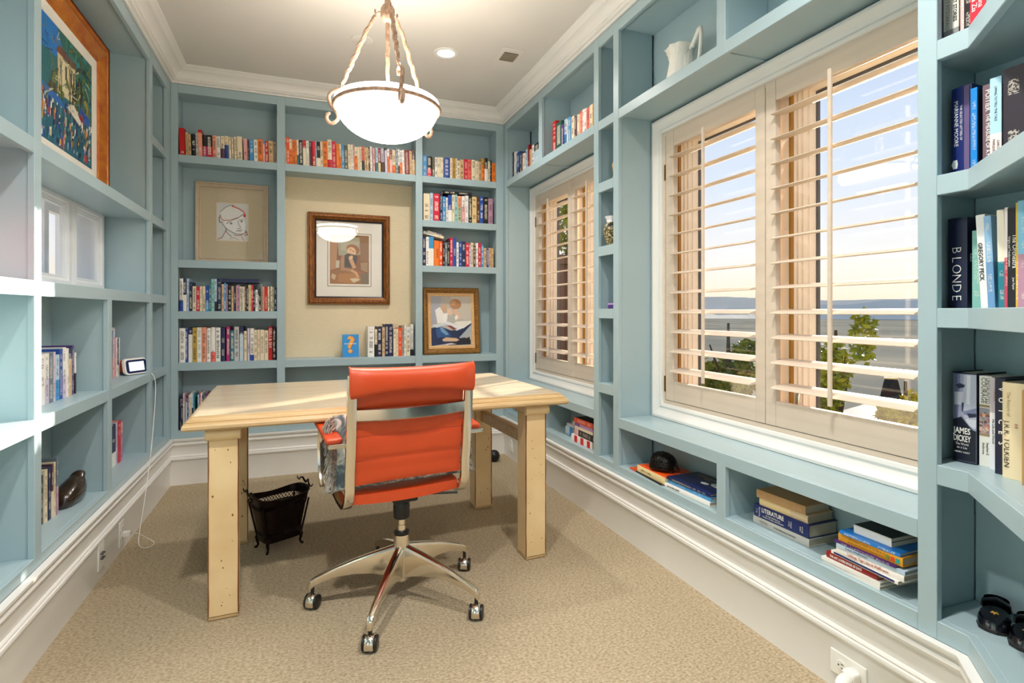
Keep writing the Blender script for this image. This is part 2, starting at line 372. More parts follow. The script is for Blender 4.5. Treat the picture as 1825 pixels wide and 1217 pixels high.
# one louver mesh per panel width
def louver_mesh(wd):
    prof = []
    for k in range(14):
        a = 2*PI*k/14; x = math.cos(a)*.0445; z = math.copysign(abs(math.sin(a))**.75, math.sin(a))*.0055
        prof.append((x, z))
    t = math.radians(10); prof = [(x*math.cos(t)-z*math.sin(t), x*math.sin(t)+z*math.cos(t)) for x, z in prof]
    b = MB().prism(prof, -wd/2, wd/2, fn=lambda a, c, h: (a, h, c))
    ob = b.build('louver', M['shutter'], smooth=35); me = ob.data; bpy.data.objects.remove(ob); return me
def shutter(y0, y1, sl, sr, label, hinge):
    # sl: width of the stile at y1, sr: width of the stile at y0
    root = thing('plantation_shutter', label, 'shutter', (1.752, (y0+y1)/2, .69), group='plantation shutters'); o = Vector(root.location)
    bx = lambda nm, a, b, c, d, e_, f, m='shutter', bv=.003: MB().box(a-o.x,b-o.x,c-o.y,d-o.y,e_-o.z,f-o.z).build(nm, M[m], root, bevel=bv)
    xa, xb = 1.738, 1.766
    bx('stile', xa, xb, y1-sl, y1, .698, 2.060); bx('stile', xa, xb, y0, y0+sr, .698, 2.060)
    bx('rail', xa+.001, xb-.001, y0+sr, y1-sl, 1.980, 2.060); bx('rail', xa+.001, xb-.001, y0+sr, y1-sl, .698, .796)
    a, b = y0+sr+.002, y1-sl-.002
    me = louver_mesh(b-a)
    for i in range(12):
        ob = bpy.data.objects.new('louver', me); C.objects.link(ob); ob.parent = root
        ob.location = (0, (a+b)/2-o.y, .857+.0973*i-o.z)
    rod = bx('tilt_rod', 1.692, 1.702, (a+b)/2-.007, (a+b)/2+.007, .822, 1.985, bv=.002)
    for z in (.78, 1.86):
        hy = y1 if hinge > 0 else y0
        MB().tube([(1.735-o.x, hy+.002*hinge-o.y, z-o.z-.04), (1.735-o.x, hy+.002*hinge-o.y, z-o.z+.04)], .004, 8).build('hinge', hm, root, smooth=60)
hm = mat('bronze_hinge', '6B4A22', .4, .8)
shutter(1.722, 2.372, .064, .050, 'whitewashed louvered shutter panel, far half of the large near window', 1)
shutter(1.068, 1.718, .050, .052, 'whitewashed louvered shutter panel, near half of the large near window', -1)
shutter(3.446, 4.054, .060, .048, 'whitewashed louvered shutter panel, far half of the window by the desk', 1)
shutter(2.828, 3.442, .048, .060, 'whitewashed louvered shutter panel, near half of the window by the desk', -1)
M['coolwhite'] = mat('cool_white_paint', 'EDF0F4', .4, var=.02)
# small casements in the left niche
root = struct('window_3', 'row of small white casements set deep in the left wall', (-1.06, 2.98, 1.251)); o = Vector(root.location)
fn = lambda d, y, z: tuple(Vector((-1.05+d, y, z))-o)
for a, b in ((2.302,2.745), (2.760,3.203), (3.219,3.664)):
    frame_pieces(root, 'sash_frame', a, b, 1.2525, 1.700, [(0,0),(0,.022),(.012,.024),(.040,.024),(.044,.016),(.054,.014),(.058,.004),(.058,0)], 'coolwhite', fn)
    frame_pieces(root, 'bead', a+.056, b-.056, 1.31, 1.643, [(0,-.004),(0,.008),(.006,.008),(.009,-.004)], 'coolwhite', fn)
    frame_pieces(root, 'storm_frame', a+.03, b-.03, 1.27, 1.69, [(0,-.13),(0,-.10),(.05,-.10),(.05,-.13)], 'coolwhite', fn)
    MB().box(-1.052-o.x,-1.047-o.x,a+.058-o.y,b-.058-o.y,1.312-o.z,1.641-o.z).build('pane', M['glass'], root)
for y in (2.745, 3.203): MB().box(-1.06-o.x,-1.03-o.x,y-o.y,y+.016-o.y,1.2525-o.z,1.70-o.z).build('mullion', M['coolwhite'], root)
for nm, bb in (('sill', (-1.25,-1.052,2.30,3.665,1.205,1.2515)), ('head', (-1.25,-1.052,2.30,3.665,1.70,1.706)), ('jamb', (-1.25,-1.052,3.6645,3.67,1.2515,1.70)), ('jamb', (-1.25,-1.052,2.295,2.3005,1.2515,1.70))):
    MB().box(bb[0]-o.x,bb[1]-o.x,bb[2]-o.y,bb[3]-o.y,bb[4]-o.z,bb[5]-o.z).build(nm, M['coolwhite'], root)
# ================================================================ CEILING FITTINGS
def downlight(x, y, label, power):
    t = thing('downlight', label, 'ceiling light', (x, y, ZC), group='recessed downlights')
    MB().lathe([(.052,-.0005),(.054,-.004),(.066,-.005),(.074,-.003),(.075,-.0002)], 40, cap=False).build('trim_ring', M['plate'], t, smooth=40)
    MB().lathe([(.0005,-.0015),(.053,-.0015)], 40, cap=False).build('lens', LENS, t)
    ld = bpy.data.lights.new('downlight_lamp', 'AREA'); ld.shape = 'DISK'; ld.size = .1; ld.energy = power; ld.color = lin('FFF8F0'); ld.spread = math.radians(150)
    lo = bpy.data.objects.new('lamp', ld); C.objects.link(lo); lo.parent = t; lo.location = (0, 0, -.004)
LENS = mat('lit_lens', 'FFFFFF', .3, emit=6, ecol='FFF4E4')
downlight(.83, 3.35, 'glowing white recessed downlight between pendant lamp and air vent', 14)
for x, y, l in ((-.15,.9,'recessed downlight over the left shelves, behind the pendant'), (.85,.9,'recessed downlight over the right shelves, behind the pendant'), (.35,-.9,'recessed downlight by the opening behind the viewpoint')): downlight(x, y, l, 24)  # unseen fixtures added to brighten the room
t = thing('smoke_detector', 'flat white round cover on the ceiling left of the downlight', 'ceiling cover', (.326, 3.363, ZC))
MB().lathe([(.062,-.0002),(.062,-.004),(.058,-.006),(.0005,-.0065)], 40, cap=False).build('cover_plate', M['ceil'], t, smooth=40)
t = thing('air_vent', 'square white ceiling air vent with a louvered grille', 'vent', (1.207, 3.28, ZC))
MB().box(-.075,.075,-.135,.145,-.006,-.0002).build('frame', M['ceil'], t, bevel=.003)
MB().box(-.046,.046,-.086,.026,-.0065,-.0061).build('duct_shade', mat('vent_shadow', '6B6152', .8), t)  # thin dark sheet painted as the shade behind the slats
for k in range(9): MB().obox((0, -.08+.0125*k, -.010), (.046,0,0), (0,.0045,.0035), (0,.0006,-.0008)).build('slat', mat('vent_slat', 'B7AD98', .5) if k == 0 else bpy.data.materials['vent_slat'], t)
MB().add([(.02,.03,-.0066),(.046,.006,-.012),(.046,.03,-.0066)], [(0,1,2)]).build('lifted_tape', M['plate'], t)

# ================================================================ DESK
DK = mat('worn_cream_paint', 'E9CFA0', .5, var=.1, vs=5, bump=.15, bs=35, col2='D9B988')
DKE = mat('desk_edge_wood', 'CDB085', .45, var=.1, vs=14, bump=.1, bs=50, stretch=(.3, 3, 3), col2='B3925F')
DKT = mat('desk_top_wood', 'BFB29C', .26, var=.06, vs=7, bump=.05, bs=60, stretch=(.25, 4, 1), col2='AB9C84')
DKR = mat('worn_brown_edge', '7A4A22', .6, var=.2)
desk = thing('desk', 'distressed cream wooden desk with four square legs and moulded top', 'desk', (.357, 2.765, 0), math.radians(2.3))
hx, hy = .752, .452
def rect_loft(prof, hx, hy):     # prof (outset, z)
    return [[(-hx-p,-hy-p,z),(hx+p,-hy-p,z),(hx+p,hy+p,z),(-hx-p,hy+p,z)] for p, z in prof]
top = MB()
P = rect_loft([(-.006,.770),(0,.769)], hx, hy); top.grid(P, True); top.f.append((0,1,2,3)); top.m.append(0)
top.build('table_top', DKT, desk)
e_ = MB().grid(rect_loft([(0,.769),(.002,.764),(.004,.760),(.012,.757),(.018,.750),(.018,.747),(.024,.744),(.030,.735),(.030,.726),(.024,.719),(.0,.718)], hx, hy), True)
e_.f.append((len(e_.v)-4, len(e_.v)-3, len(e_.v)-2, len(e_.v)-1)); e_.m.append(0)
e_.build('moulded_edge', DKE, desk, smooth=25)
LX, LY, LW = (-.652, .640), (-.375, .335), .05
for lx in LX:
    # top beam running front to back with rolled ends, side stretcher
    MB().box(lx-.052, lx+.052, LY[0]-.02, LY[1]+.02, .676, .718).build('top_beam', DK, desk, bevel=.004)
    for yy, sgn in ((LY[0]-.052, -1), (LY[1]+.052, 1)):
        rb = MB(); ring = []
        for xx, rr in ((-.060,.020),(-.058,.0235),(.058,.0235),(.060,.020)):
            ring.append([(lx+xx, yy+rr*math.cos(a), .694+rr*math.sin(a)) for a in [2*PI*k/20 for k in range(20)]])
        rb.grid(ring, True); rb.f += [tuple(range(20)), tuple(range(60, 80))]; rb.m += [0, 0]
        rb.build('rolled_end', DK, desk, smooth=40)
    MB().box(lx-.018, lx+.018, LY[0]+.05, LY[1]-.05, .512, .572).build('stretcher', DKE, desk, bevel=.003)
    for ly in LY:
        MB().box(lx-LW, lx+LW, ly-LW, ly+LW, .014, .676).build('leg', DK, desk, bevel=.003)
        lg = MB().grid(rect_loft([(-.004,0.0006),(0,.004),(0,.0138)], LW, LW), True)
        lg.f.append((0,1,2,3)); lg.m.append(0)
        ob = lg.build('foot', DKE, desk); ob.location = (lx, ly, 0)
        # worn brown corners of the leg, each a thin strip on the arris
        for sx_, sy_ in ((-1,-1),(1,-1)):
            cx, cy2 = lx+sx_*LW, ly+sy_*LW
            pts = []
            for k in range(13):
                z = .02+k*.0545; pts.append((cx+random.uniform(-.001,.001)*.6, cy2+random.uniform(-.001,.001)*.6, z))
            MB().tube(pts, [random.uniform(.0012,.0032) for _ in pts], 5).build('worn_corner', DKR, desk)
        spots = MB()
        for k in range(12):
            z = random.uniform(.05,.66); dx = random.uniform(-.04,.04); s_ = random.uniform(.0012,.003)
            spots.obox((lx+dx, ly-LW-.0003, z), (s_,0,0), (0,.0004,0), (0,0,s_*random.uniform(.7,1.6)))
        ob = spots.build('worm_holes', DKR, desk, kind='stuff')
# ================================================================ OFFICE CHAIR
chair = thing('office_chair', 'orange leather swivel chair with polished aluminium frame and castors', 'chair', (.3695, 2.226, 0), math.radians(8.5))
BASEROT = math.radians(26.6-8.5)
def rbar(path, wd, th, nrm=None):
    return None
for k in range(5):
    a = BASEROT+k*2*PI/5; ca, sa = math.cos(a), math.sin(a)
    leg = MB(); P = []
    for r_, zt, h, w_ in ((.020,.222,.125,.016),(.06,.212,.105,.0165),(.12,.196,.078,.016),(.18,.178,.056,.015),(.24,.157,.040,.014),(.30,.132,.030,.013),(.330,.118,.030,.0125),(.346,.108,.034,.012),(.350,.100,.028,.009)):
        ring = []
        for u, v in ((-1,-1),(1,-1),(1,-.55),(.8,-.12),(.4,0),(-.4,0),(-.8,-.12),(-1,-.55)):
            zz = zt+ (v+0)*h if v == -1 else zt+v*.022
            ww = u*w_*(.72 if v == -1 else 1)
            ring.append((ca*r_-sa*ww, sa*r_+ca*ww, zz))
        P.append(ring)
    leg.grid(P, True); leg.f += [tuple(range(8)), tuple(range(64, 72))]; leg.m += [0, 0]
    lo = leg.build('base_leg', M['chrome'], chair, smooth=35)
    cx, cy2 = ca*.339, sa*.339
    MB().tube([(cx,cy2,.085),(cx,cy2,.058)], .007, 10).build('castor_stem', M['blackp'], lo, smooth=60)
    ax = math.radians((-24,-15,-30,-20,-26)[k]-8.5); ux, uy = math.cos(ax), math.sin(ax)   # axle direction
    def disc(r_, w0, w1, seg=24, a0=0, a1=2*PI):
        b = MB(); P = []
        for w_, rr in ((w0, r_*.86), (w0+.002, r_), (w1-.002, r_), (w1, r_*.86)):
            P.append([(cx+ux*w_-uy*rr*math.cos(t), cy2+uy*w_+ux*rr*math.cos(t), .0265+rr*math.sin(t)) for t in [a0+(a1-a0)*j/seg for j in range(seg)]])
        b.grid(P, True); n = len(P[0]); b.f += [tuple(range(n)), tuple(range(3*n, 4*n))]; b.m += [0, 0]; return b
    w1_ = disc(.026, -.026, -.016); w2_ = disc(.026, .016, .026)
    for w_ in (w1_, w2_): w_.build('castor_wheel', M['blackp'], lo, smooth=50)
    hood = MB(); P = []
    for t in [math.radians(d) for d in range(-35, 216, 12)]:
        P.append([(cx+ux*w_-uy*rr*math.cos(t), cy2+uy*w_+ux*rr*math.cos(t), .0265+rr*math.sin(t)) for w_, rr in ((-.016,.0275),(-.013,.0305),(.013,.0305),(.016,.0275),(.016,.004),(-.016,.004))])
    hood.grid(P, True); hood.f += [tuple(range(6)), tuple(range(len(hood.v)-6, len(hood.v)))]; hood.m += [0, 0]
    hood.build('castor_hood', M['chrome'], lo, smooth=50)
MB().lathe([(.018,.078),(.024,.080),(.026,.10),(.030,.12),(.031,.235),(.030,.262),(.026,.264)], 28).build('hub', M['chrome'], chair, smooth=40)
MB().lathe([(.027,.2645),(.030,.266),(.030,.274),(.026,.276)], 28).build('collar', M['blackp'], chair, smooth=40)
MB().lathe([(.0165,.276),(.0165,.300),(.0150,.301),(.0150,.335)], 20).build('gas_column', M['chrome'], chair, smooth=40)
b = MB().lathe([(.026,.325),(.031,.330),(.033,.372),(.030,.395),(.022,.412)], 24); b.build('tilt_sleeve', M['blackp'], chair, smooth=40)
MB().box(-.05,.05,-.06,.10,.402,.432).build('tilt_mechanism', M['blackp'], chair, bevel=.008)
MB().tube([(.045,-.02,.418),(.20,-.10,.424)], .005, 8).build('tilt_lever', M['blackp'], chair, smooth=60)
# side frames: one flat polished band on each side, back - bend - seat
def side_path():
    pts = [(-.150,.922),(-.143,.86),(-.135,.78),(-.126,.70),(-.117,.62),(-.106,.56)]
    for k in range(0, 9):
        t = math.radians(10+k*85/8); pts.append((-.026-.078*math.cos(t), .512-.092*math.sin(t)-.002))
    pts += [(.04,.420),(.12,.432),(.20,.450),(.28,.474),(.325,.487)]
    return pts
SP = side_path()
def band(pts, x0, x1, th):
    n = len(pts); P = []
    for i, (y, z) in enumerate(pts):
        dy, dz = pts[min(i+1,n-1)][0]-pts[max(i-1,0)][0], pts[min(i+1,n-1)][1]-pts[max(i-1,0)][1]
        l = math.hypot(dy, dz); ny, nz = -dz/l, dy/l
        P.append([(x0, y-ny*th, z-nz*th), (x0+.003, y-ny*th*1.25, z-nz*th*1.25), (x1-.003, y-ny*th*1.25, z-nz*th*1.25), (x1, y-ny*th, z-nz*th), (x1, y+ny*th, z+nz*th), (x0, y+ny*th, z+nz*th)])
    b = MB().grid(P, True); b.f += [tuple(range(6)), tuple(range(len(b.v)-6, len(b.v)))]; b.m += [0, 0]
    return b
HW = .246
for s_ in (-1, 1):
    fr = band(SP, min(s_*HW, s_*(HW-.034)), max(s_*HW, s_*(HW-.034)), .007).build('side_frame', M['chrome'], chair, smooth=35)
    for (y, z) in ((-.112,.655), (-.05,.458)):
        MB().tube([(s_*(HW-.017), y, z), (s_*(HW-.017), y-.012, z-.002)], .006, 10).build('bolt', M['chrome'], fr, smooth=60)
def interp(z):   # y of the back at height z
    for (y0_, z0_), (y1_, z1_) in zip(SP[:-1], SP[1:]):
        if z1_ <= z <= z0_: return y0_+(y1_-y0_)*(z-z0_)/(z1_-z0_)
    return SP[0][0]
# back sling: padded, stitched into horizontal channels
P = []; rows_ = 61
for j in range(rows_):
    z = .508+(.912-.508)*j/(rows_-1)
    ph = ((z-.508)/.092) % 1.0
    puff = .010*(1-abs(2*ph-1)**4)
    y = interp(z)+.012
    r_ = []
    for i in range(17):
        u = -1+2*i/16; x = u*(HW-.036)
        bow = .014*(1-u*u)
        r_.append((x, y+bow*.6-puff*(1-abs(u)**8)*.55-.003, z))
    P.append(r_)
n = len(P)
Q = [[(x, y+.020, z) for x, y, z in r_] for r_ in P]
b = MB().grid(P); b.grid(Q)
for j in range(n-1):
    for s0, s1 in ((0, 0), (16, 16)):
        A = j*17+s0; b.f.append((A, A+17, A+17+n*17, A+n*17)); b.m.append(0)
for i in range(16):
    b.f.append((i, i+1, i+1+n*17, i+n*17)); b.m.append(0)
back = b.build('backrest', M['leather'], chair, smooth=50)
seam = MB()
for k in range(1, 5):
    z = .508+.092*k
    seam.tube([((-1+2*i/16)*(HW-.036), interp(z)+.012+.014*.6*(1-(-1+2*i/16)**2)-.0034, z) for i in range(17)], .0011, 5)
seam.build('stitching', mat('dark_orange_thread', '8A2A10', .7), back)
# rolled headrest pad that folds over the top of the back
P = []
for j, (dz, dy, hw) in enumerate(((.862,-.010,.230),(.856,-.020,.234),(.859,-.030,.237),(.870,-.036,.240),(.885,-.040,.241),(.905,-.040,.241),(.924,-.034,.241),(.935,-.018,.241),(.938,.004,.240),(.934,.024,.240),(.922,.034,.239),(.905,.038,.238),(.888,.034,.236),(.872,.026,.234))):
    r_ = []
    for i in range(21):
        u = -1+2*i/20
        sag = -.016*(u*u)+.0 if dz < .871 else .010*(u*u)
        edge = (1-abs(u)**10*.55)
        r_.append((u*hw, -.150+dy*edge+.016*(1-u*u)-.004, dz+sag+(.003 if dz > .92 else 0)))
    P.append(r_)
b = MB(); ni = 21; nj = len(P)
b.grid(P); b.f += [tuple(j*ni for j in range(nj)), tuple(j*ni+ni-1 for j in range(nj))[::-1]]; b.m += [0, 0]
for i in range(ni-1): b.f.append((i, i+1, (nj-1)*ni+i+1, (nj-1)*ni+i)); b.m.append(0)
hd = b.build('headrest', M['leather'], chair, smooth=60)
pp = MB()
pp.tube([P[1][i] for i in range(21)], .0028, 6)
for e__ in (0, 20): pp.tube([P[j][e__] for j in range(1, 10)], .003, 6)
pp.build('piping', M['leather'], hd, smooth=60)
# curved metal band across the back
P = []
for i in range(17):
    u = -1+2*i/16; x = u*(HW-.034); y = interp(.775)-.006-.014*(1-u*u)+.004
    P.append([(x, y, .752-.004*(1-u*u)), (x, y-.004, .756-.004*(1-u*u)), (x, y-.004, .794-.004*(1-u*u)), (x, y, .798-.004*(1-u*u)), (x, y+.004, .775)])
b = MB().grid(P, True); b.f += [tuple(range(5)), tuple(range(80, 85))]; b.m += [0, 0]
b.build('back_brace', M['chrome'], chair, smooth=40)
# seat sling
P = []
for j in range(25):
    v = j/24; y = -.07+.395*v; z = .468+.018*v**2
    P.append([((-1+2*i/12)*(HW-.036), y, z-.012*(1-(-1+2*i/12)**2)+.006*(1-abs(2*((v*4.3) % 1)-1)**4)) for i in range(13)])
Q = [[(x, y, z-.036) for x, y, z in r_] for r_ in P]
b = MB().grid(P); b.grid(Q); n = 25
for j in range(n-1):
    for s0 in (0, 12): A = j*13+s0; b.f.append((A, A+13, A+13+n*13, A+n*13)); b.m.append(0)
for i in range(12):
    for A in (i, (n-1)*13+i): b.f.append((A, A+1, A+1+n*13, A+n*13)); b.m.append(0)
b.build('seat', M['leather'], chair, smooth=50)
for s_ in (-1, 1):
    xx = s_*(HW+.028)
    pad = MB().obox((xx+s_*.004, .035, .693), (.030,0,0), (0,.125,.016), (0,-.0014,.011)).build('arm_pad', M['leather'], chair, bevel=.009, seg=3)
    MB().box(min(s_*(HW-.03), s_*(HW+.060)), max(s_*(HW-.03), s_*(HW+.060)), -.117, -.099, .657, .673).build('arm_bracket', M['chrome'], chair, bevel=.004)
    arm = [(-.10,.664),(0,.675),(.10,.688),(.150,.685),(.178,.650),(.184,.60),(.176,.54),(.155,.49),(.12,.462)]
    band(arm, xx-.017, xx+.017, .005).build('arm_loop', M['chrome'], chair, smooth=35)
    MB().tube([(s_*(HW-.02), .13, .452), (xx, .13, .466)], .008, 10).build('arm_pin', M['chrome'], chair, smooth=60)
# ---------------------------------------------------------------- pillow on the chair
pil = thing('throw_pillow', 'grey patterned throw pillow with long fringe, propped on the office chair', 'pillow', (.3695-.36*.0, 2.226, .474), math.radians(8.5))
def pillow_mat():
    m, t, b = nodes('damask_pillow'); N = t.nodes.new; b.inputs['Roughness'].default_value = .9
    co = N('ShaderNodeTexCoord'); n = N('ShaderNodeTexNoise'); n.inputs['Scale'].default_value = 16; n.inputs['Detail'].default_value = 5; n.inputs['Distortion'].default_value = 1.6
    t.links.new(co.outputs['Object'], n.inputs['Vector'])
    r = N('ShaderNodeValToRGB'); els = r.color_ramp.elements; els[0].position = .4; els[0].color = (*lin('5C6B74'), 1); els[1].position = .6; els[1].color = (*lin('D8D6CF'), 1)
    x = els.new(.5); x.color = (*lin('8FA09E'), 1)
    t.links.new(n.outputs['Fac'], r.inputs[0]); t.links.new(r.outputs[0], b.inputs['Base Color']); return m
P = []; nu, nv = 26, 20
hw, hh, th = .268, .140, .058
def pf(u, v, s): 
    k = (max(0, 1-abs(u)**2.6))**.6*(max(0, 1-abs(v)**2.6))**.6
    return (u*hw*(1-.04*(1-v*v)), s*th*k, (v+1)*hh*(1)+.001)
front = [[pf(-1+2*i/nu, -1+2*j/nv, -1) for i in range(nu+1)] for j in range(nv+1)]
backs = [[pf(-1+2*i/nu, -1+2*j/nv, 1) for i in range(nu+1)] for j in range(nv+1)]
b = MB().grid(front); b.grid(backs)
po = b.build('cushion', pillow_mat(), pil, smooth=60)
po.rotation_euler = (math.radians(-6), 0, 0); po.location = (.0, -.028, .004)
fr = MB()
for k in range(760):
    side = random.random()
    if side < .42: u, v = -1, random.uniform(-1, 1)
    elif side < .84: u, v = 1, random.uniform(-1, 1)
    else: u, v = random.uniform(-1, 1), -1
    x, y, z = pf(u*.99, v*.99, 0)
    dx = (u if abs(u) == 1 else 0)*random.uniform(.02,.045)
    ln = random.uniform(.03,.06)
    dy = random.uniform(-.02,.02)
    if abs(u) != 1: dx = random.uniform(-.01,.01); ln = .012
    p = [(x, y, z), (x+dx*.6, y+dy*.6, z-ln*.25+.004), (x+dx, y+dy, max(.004, z-ln))]
    fr.tube(p, [.0026,.0022,.0012], 4)
fm = mat('grey_fringe', '6E6A66', .9, var=.5, vs=120, col2='C9C2B4')
fo = fr.build('fringe', fm, pil, kind='stuff'); fo.rotation_euler = (math.radians(-6), 0, 0); fo.location = (.0, -.028, .004)
# ================================================================ WASTE BASKET
bk = thing('waste_basket', 'black wrought iron waste basket with pierced bands and claw feet', 'basket', (-.108, 2.945, 0), math.radians(28))
def brect(hx, hy, z, n=40, wav=0, pw=5):
    r_ = []
    for k in range(n):
        a = 2*PI*k/n; c_, s_ = math.cos(a), math.sin(a)
        q_ = (abs(c_)**pw+abs(s_)**pw)**(-1/pw)
        r_.append((hx*q_*c_, hy*q_*s_, z+wav*math.cos(2*a)*.5+abs(wav)*.4*math.cos(4*a)))
    return r_
NB = 72
def dims(z): 
    t = (z-.045)/.23; return .088+.044*t**1.3, .060+.026*t**1.3
def wallband(name, z0, z1, th=.0015):
    P = []
    for z in (z0, (z0+z1)/2, z1):
        hx, hy = dims(z); P.append(brect(hx, hy, z, NB))
    for z in (z1, z0):
        hx, hy = dims(z); P.append(brect(hx-th, hy-th, z, NB))
    P.append(P[0]); b = MB().grid(P, True); return b.build(name, M['iron'], bk, smooth=35)
wallband('lower_wall', .045, .075); wallband('middle_wall', .092, .205)
P = []
for t in (0, .5, 1):
    hx, hy = dims(.228+t*.034); P.append([(x, y, z+ (t*.012*math.cos(2*(2*PI*k/NB)+PI)*-1)) for k, (x, y, z) in enumerate(brect(hx, hy, .228+t*.034, NB))])
P2 = [[(x*.985, y*.985, z) for x, y, z in r_] for r_ in P[::-1]]
MB().grid(P+P2+[P[0]], True).build('upper_wall', M['iron'], bk, smooth=35)
for z0, z1 in ((.075,.092),(.205,.228)):
    lat = MB(); n = 52
    for k in range(n):
        for d in (0, 1):
            ka, kb = (k, k+1) if d == 0 else (k+1, k)
            A = brect(*dims(z0), z0, n)[ka % n]; Bq = brect(*dims(z1), z1, n)[kb % n]
            lat.tube([A, Bq], .0017, 4)
    lat.build('pierced_band', M['iron'], bk)
hx, hy = dims(.05); fl = MB().prism([(x, y) for x, y, z in brect(hx-.002, hy-.002, 0, NB)], .046, .050); fl.build('bottom', M['iron'], bk)
rim = MB().tube([(x*1.01, y*1.01, z) for x, y, z in P[2]], .0035, 6, closed=True); rim.build('rim', M['iron'], bk, smooth=60)
for sx_ in (-1, 1):
    for sy_ in (-1, 1):
        hx, hy = dims(.05); x, y = sx_*hx*.9, sy_*hy*.86
        MB().tube([(x*.98,y*.98,.070),(x*1.06,y*1.08,.055),(x*1.04,y*1.05,.035),(x*1.0,y*1.0,.018),(x*1.08,y*1.12,.007),(x*1.16,y*1.24,.0052)], [.007,.010,.007,.005,.007,.005], 8).build('claw_foot', M['iron'], bk, smooth=60)
        hx2, hy2 = dims(.225)
        MB().tube([(sx_*hx*.93,sy_*hy*.9,.05),(sx_*hx2*.955,sy_*hy2*.93,.225)], .005, 6).build('corner_rib', M['iron'], bk, smooth=60)
for sx_ in (-1, 1):
    x = sx_*.137
    pts = [(x-sx_*.002,-.075,.286),(x,-.06,.272),(x,-.045,.270),(x,-.03,.282),(x+sx_*.006,-.015,.296),(x+sx_*.008,0,.288),(x+sx_*.008,.012,.276),(x+sx_*.006,.022,.284),(x+sx_*.003,.034,.298),(x,.050,.296),(x,.062,.284),(x,.075,.284),(x,.086,.296)]
    MB().tube(pts, [.0025,.0035,.004,.004,.0045,.005,.005,.005,.0045,.004,.004,.0035,.002], 8).build('scroll_handle', M['iron'], bk, smooth=60)
    MB().tube([(x+sx_*.012*math.cos(t)*(1-t/9)+sx_*.004, -.002, .255+.014*math.sin(t)*(1-t/9)) for t in [i*.4 for i in range(18)]], .004, 7).build('scroll_knot', M['iron'], bk, smooth=60)
# ================================================================ PENDANT LAMP
PX, PY = .352, 2.49
pend = thing('pendant_lamp', 'frosted glass bowl pendant lamp on three twisted iron arms', 'ceiling lamp', (PX, PY, ZC))
LM = mat('rusted_gilt_iron', '8C6E58', .6, .25, var=.3, vs=60, bump=.3, bs=140, col2='BFA08A')
BOWL = mat('lit_alabaster', 'FFF3E2', .35, emit=20, ecol='FFF6EA')
z0 = 1.905-ZC
prof = []
for k in range(13):
    t = k/12*PI/2; prof.append((max(.0006, .222*math.sin(t)), z0+.150*(1-math.cos(t))))
prof += [(.224, z0+.160), (.226, z0+.170), (.222, z0+.174), (.218, z0+.168)]
prof += [(max(.0006, .214*math.sin(k/10*PI/2)), z0+.012+.146*(1-math.cos(k/10*PI/2))) for k in range(10, -1, -1)]
MB().lathe(prof, 64, cap=False).build('glass_bowl', BOWL, pend, smooth=60)
zr = z0+.142
MB().tube([(.228*math.cos(a), .228*math.sin(a), zr) for a in [2*PI*k/72 for k in range(72)]], .009, 8, closed=True, sy=1.0).build('bowl_ring', LM, pend, smooth=60)
MB().lathe([(.004,-.325),(.012,-.322),(.026,-.312),(.031,-.295),(.031,-.262),(.024,-.248),(.014,-.238),(.012,-.20)], 24).build('hub', LM, pend, smooth=50)
MB().tube([(0,0,-.325-.0),(0,0,-.345),(0,0,-.36)], [.010,.010,.008], 12).build('rod_socket', LM, pend, smooth=50)
MB().tube([(.0012*math.cos(k*.9), .0012*math.sin(k*.9), -.355-.0105*k) for k in range(40)], [.0105-.0001*k for k in range(40)], 7, twist=.35).build('centre_rod', LM, pend, smooth=35)
ch = MB()
for k in range(7):
    zc = -.19+.028*k; rot = k*PI/2
    ch.tube([(.010*math.cos(a)*math.cos(rot), .010*math.cos(a)*math.sin(rot), zc+.019*math.sin(a)) for a in [2*PI*j/16 for j in range(16)]], .003, 6, closed=True)
ch.build('chain', LM, pend, smooth=60)
MB().lathe([(.0005,-.030),(.03,-.027),(.055,-.012),(.06,-.0003)], 32).build('ceiling_rose', LM, pend, smooth=50)
for k, ang in enumerate((154.3, 274.3, 34.3)):
    a = math.radians(ang); ca, sa = math.cos(a), math.sin(a)
    pt = lambda r_, z, s_=0: (ca*r_-sa*s_, sa*r_+ca*s_, z)
    # hook out of the hub, twisted arm, link
    hk = MB().tube([pt(.024,-.275), pt(.040,-.270), pt(.052,-.278), pt(.058,-.268), pt(.056,-.258)], .004, 7)
    ap = []
    for i in range(30):
        t = i/29; r_ = .052+(.206-.052)*(t**.78); z = -.285+(-.585+.285)*(t**1.0)-.012*math.sin(t*PI)
        ap.append(pt(r_+.0022*math.cos(i*1.1), z, .0022*math.sin(i*1.1)))
    arm = MB().tube(ap, [.0075+.0035*math.sin(i/29*PI) for i in range(30)], 6, twist=.4).build('twisted_arm', LM, pend, smooth=30)
    hk.build('hook', LM, arm, smooth=60)
    MB().tube([pt(.206+.006*math.cos(t), -.597+.014*math.sin(t), 0) for t in [2*PI*j/14 for j in range(14)]], .0028, 6, closed=True).build('link', LM, arm, smooth=60)
    # S scroll that clamps the ring
    sp = [pt(r_, z-ZC) for r_, z in ((.200,2.118),(.206,2.134),(.2075,2.1395),(.222,2.143),(.237,2.1395),(.255,2.133),(.268,2.120),(.271,2.104),(.266,2.086),(.258,2.070),(.248,2.058),(.238,2.046),(.230,2.034),(.2265,2.020),(.230,2.006),(.242,1.995),(.254,1.991),(.266,1.993),(.278,2.004),(.282,2.020),(.276,2.034),(.264,2.038))]
    MB().tube(sp, [.004]+[.0068]*20+[.0045], 8, sy=1.4).build('scroll', LM, pend, smooth=60)

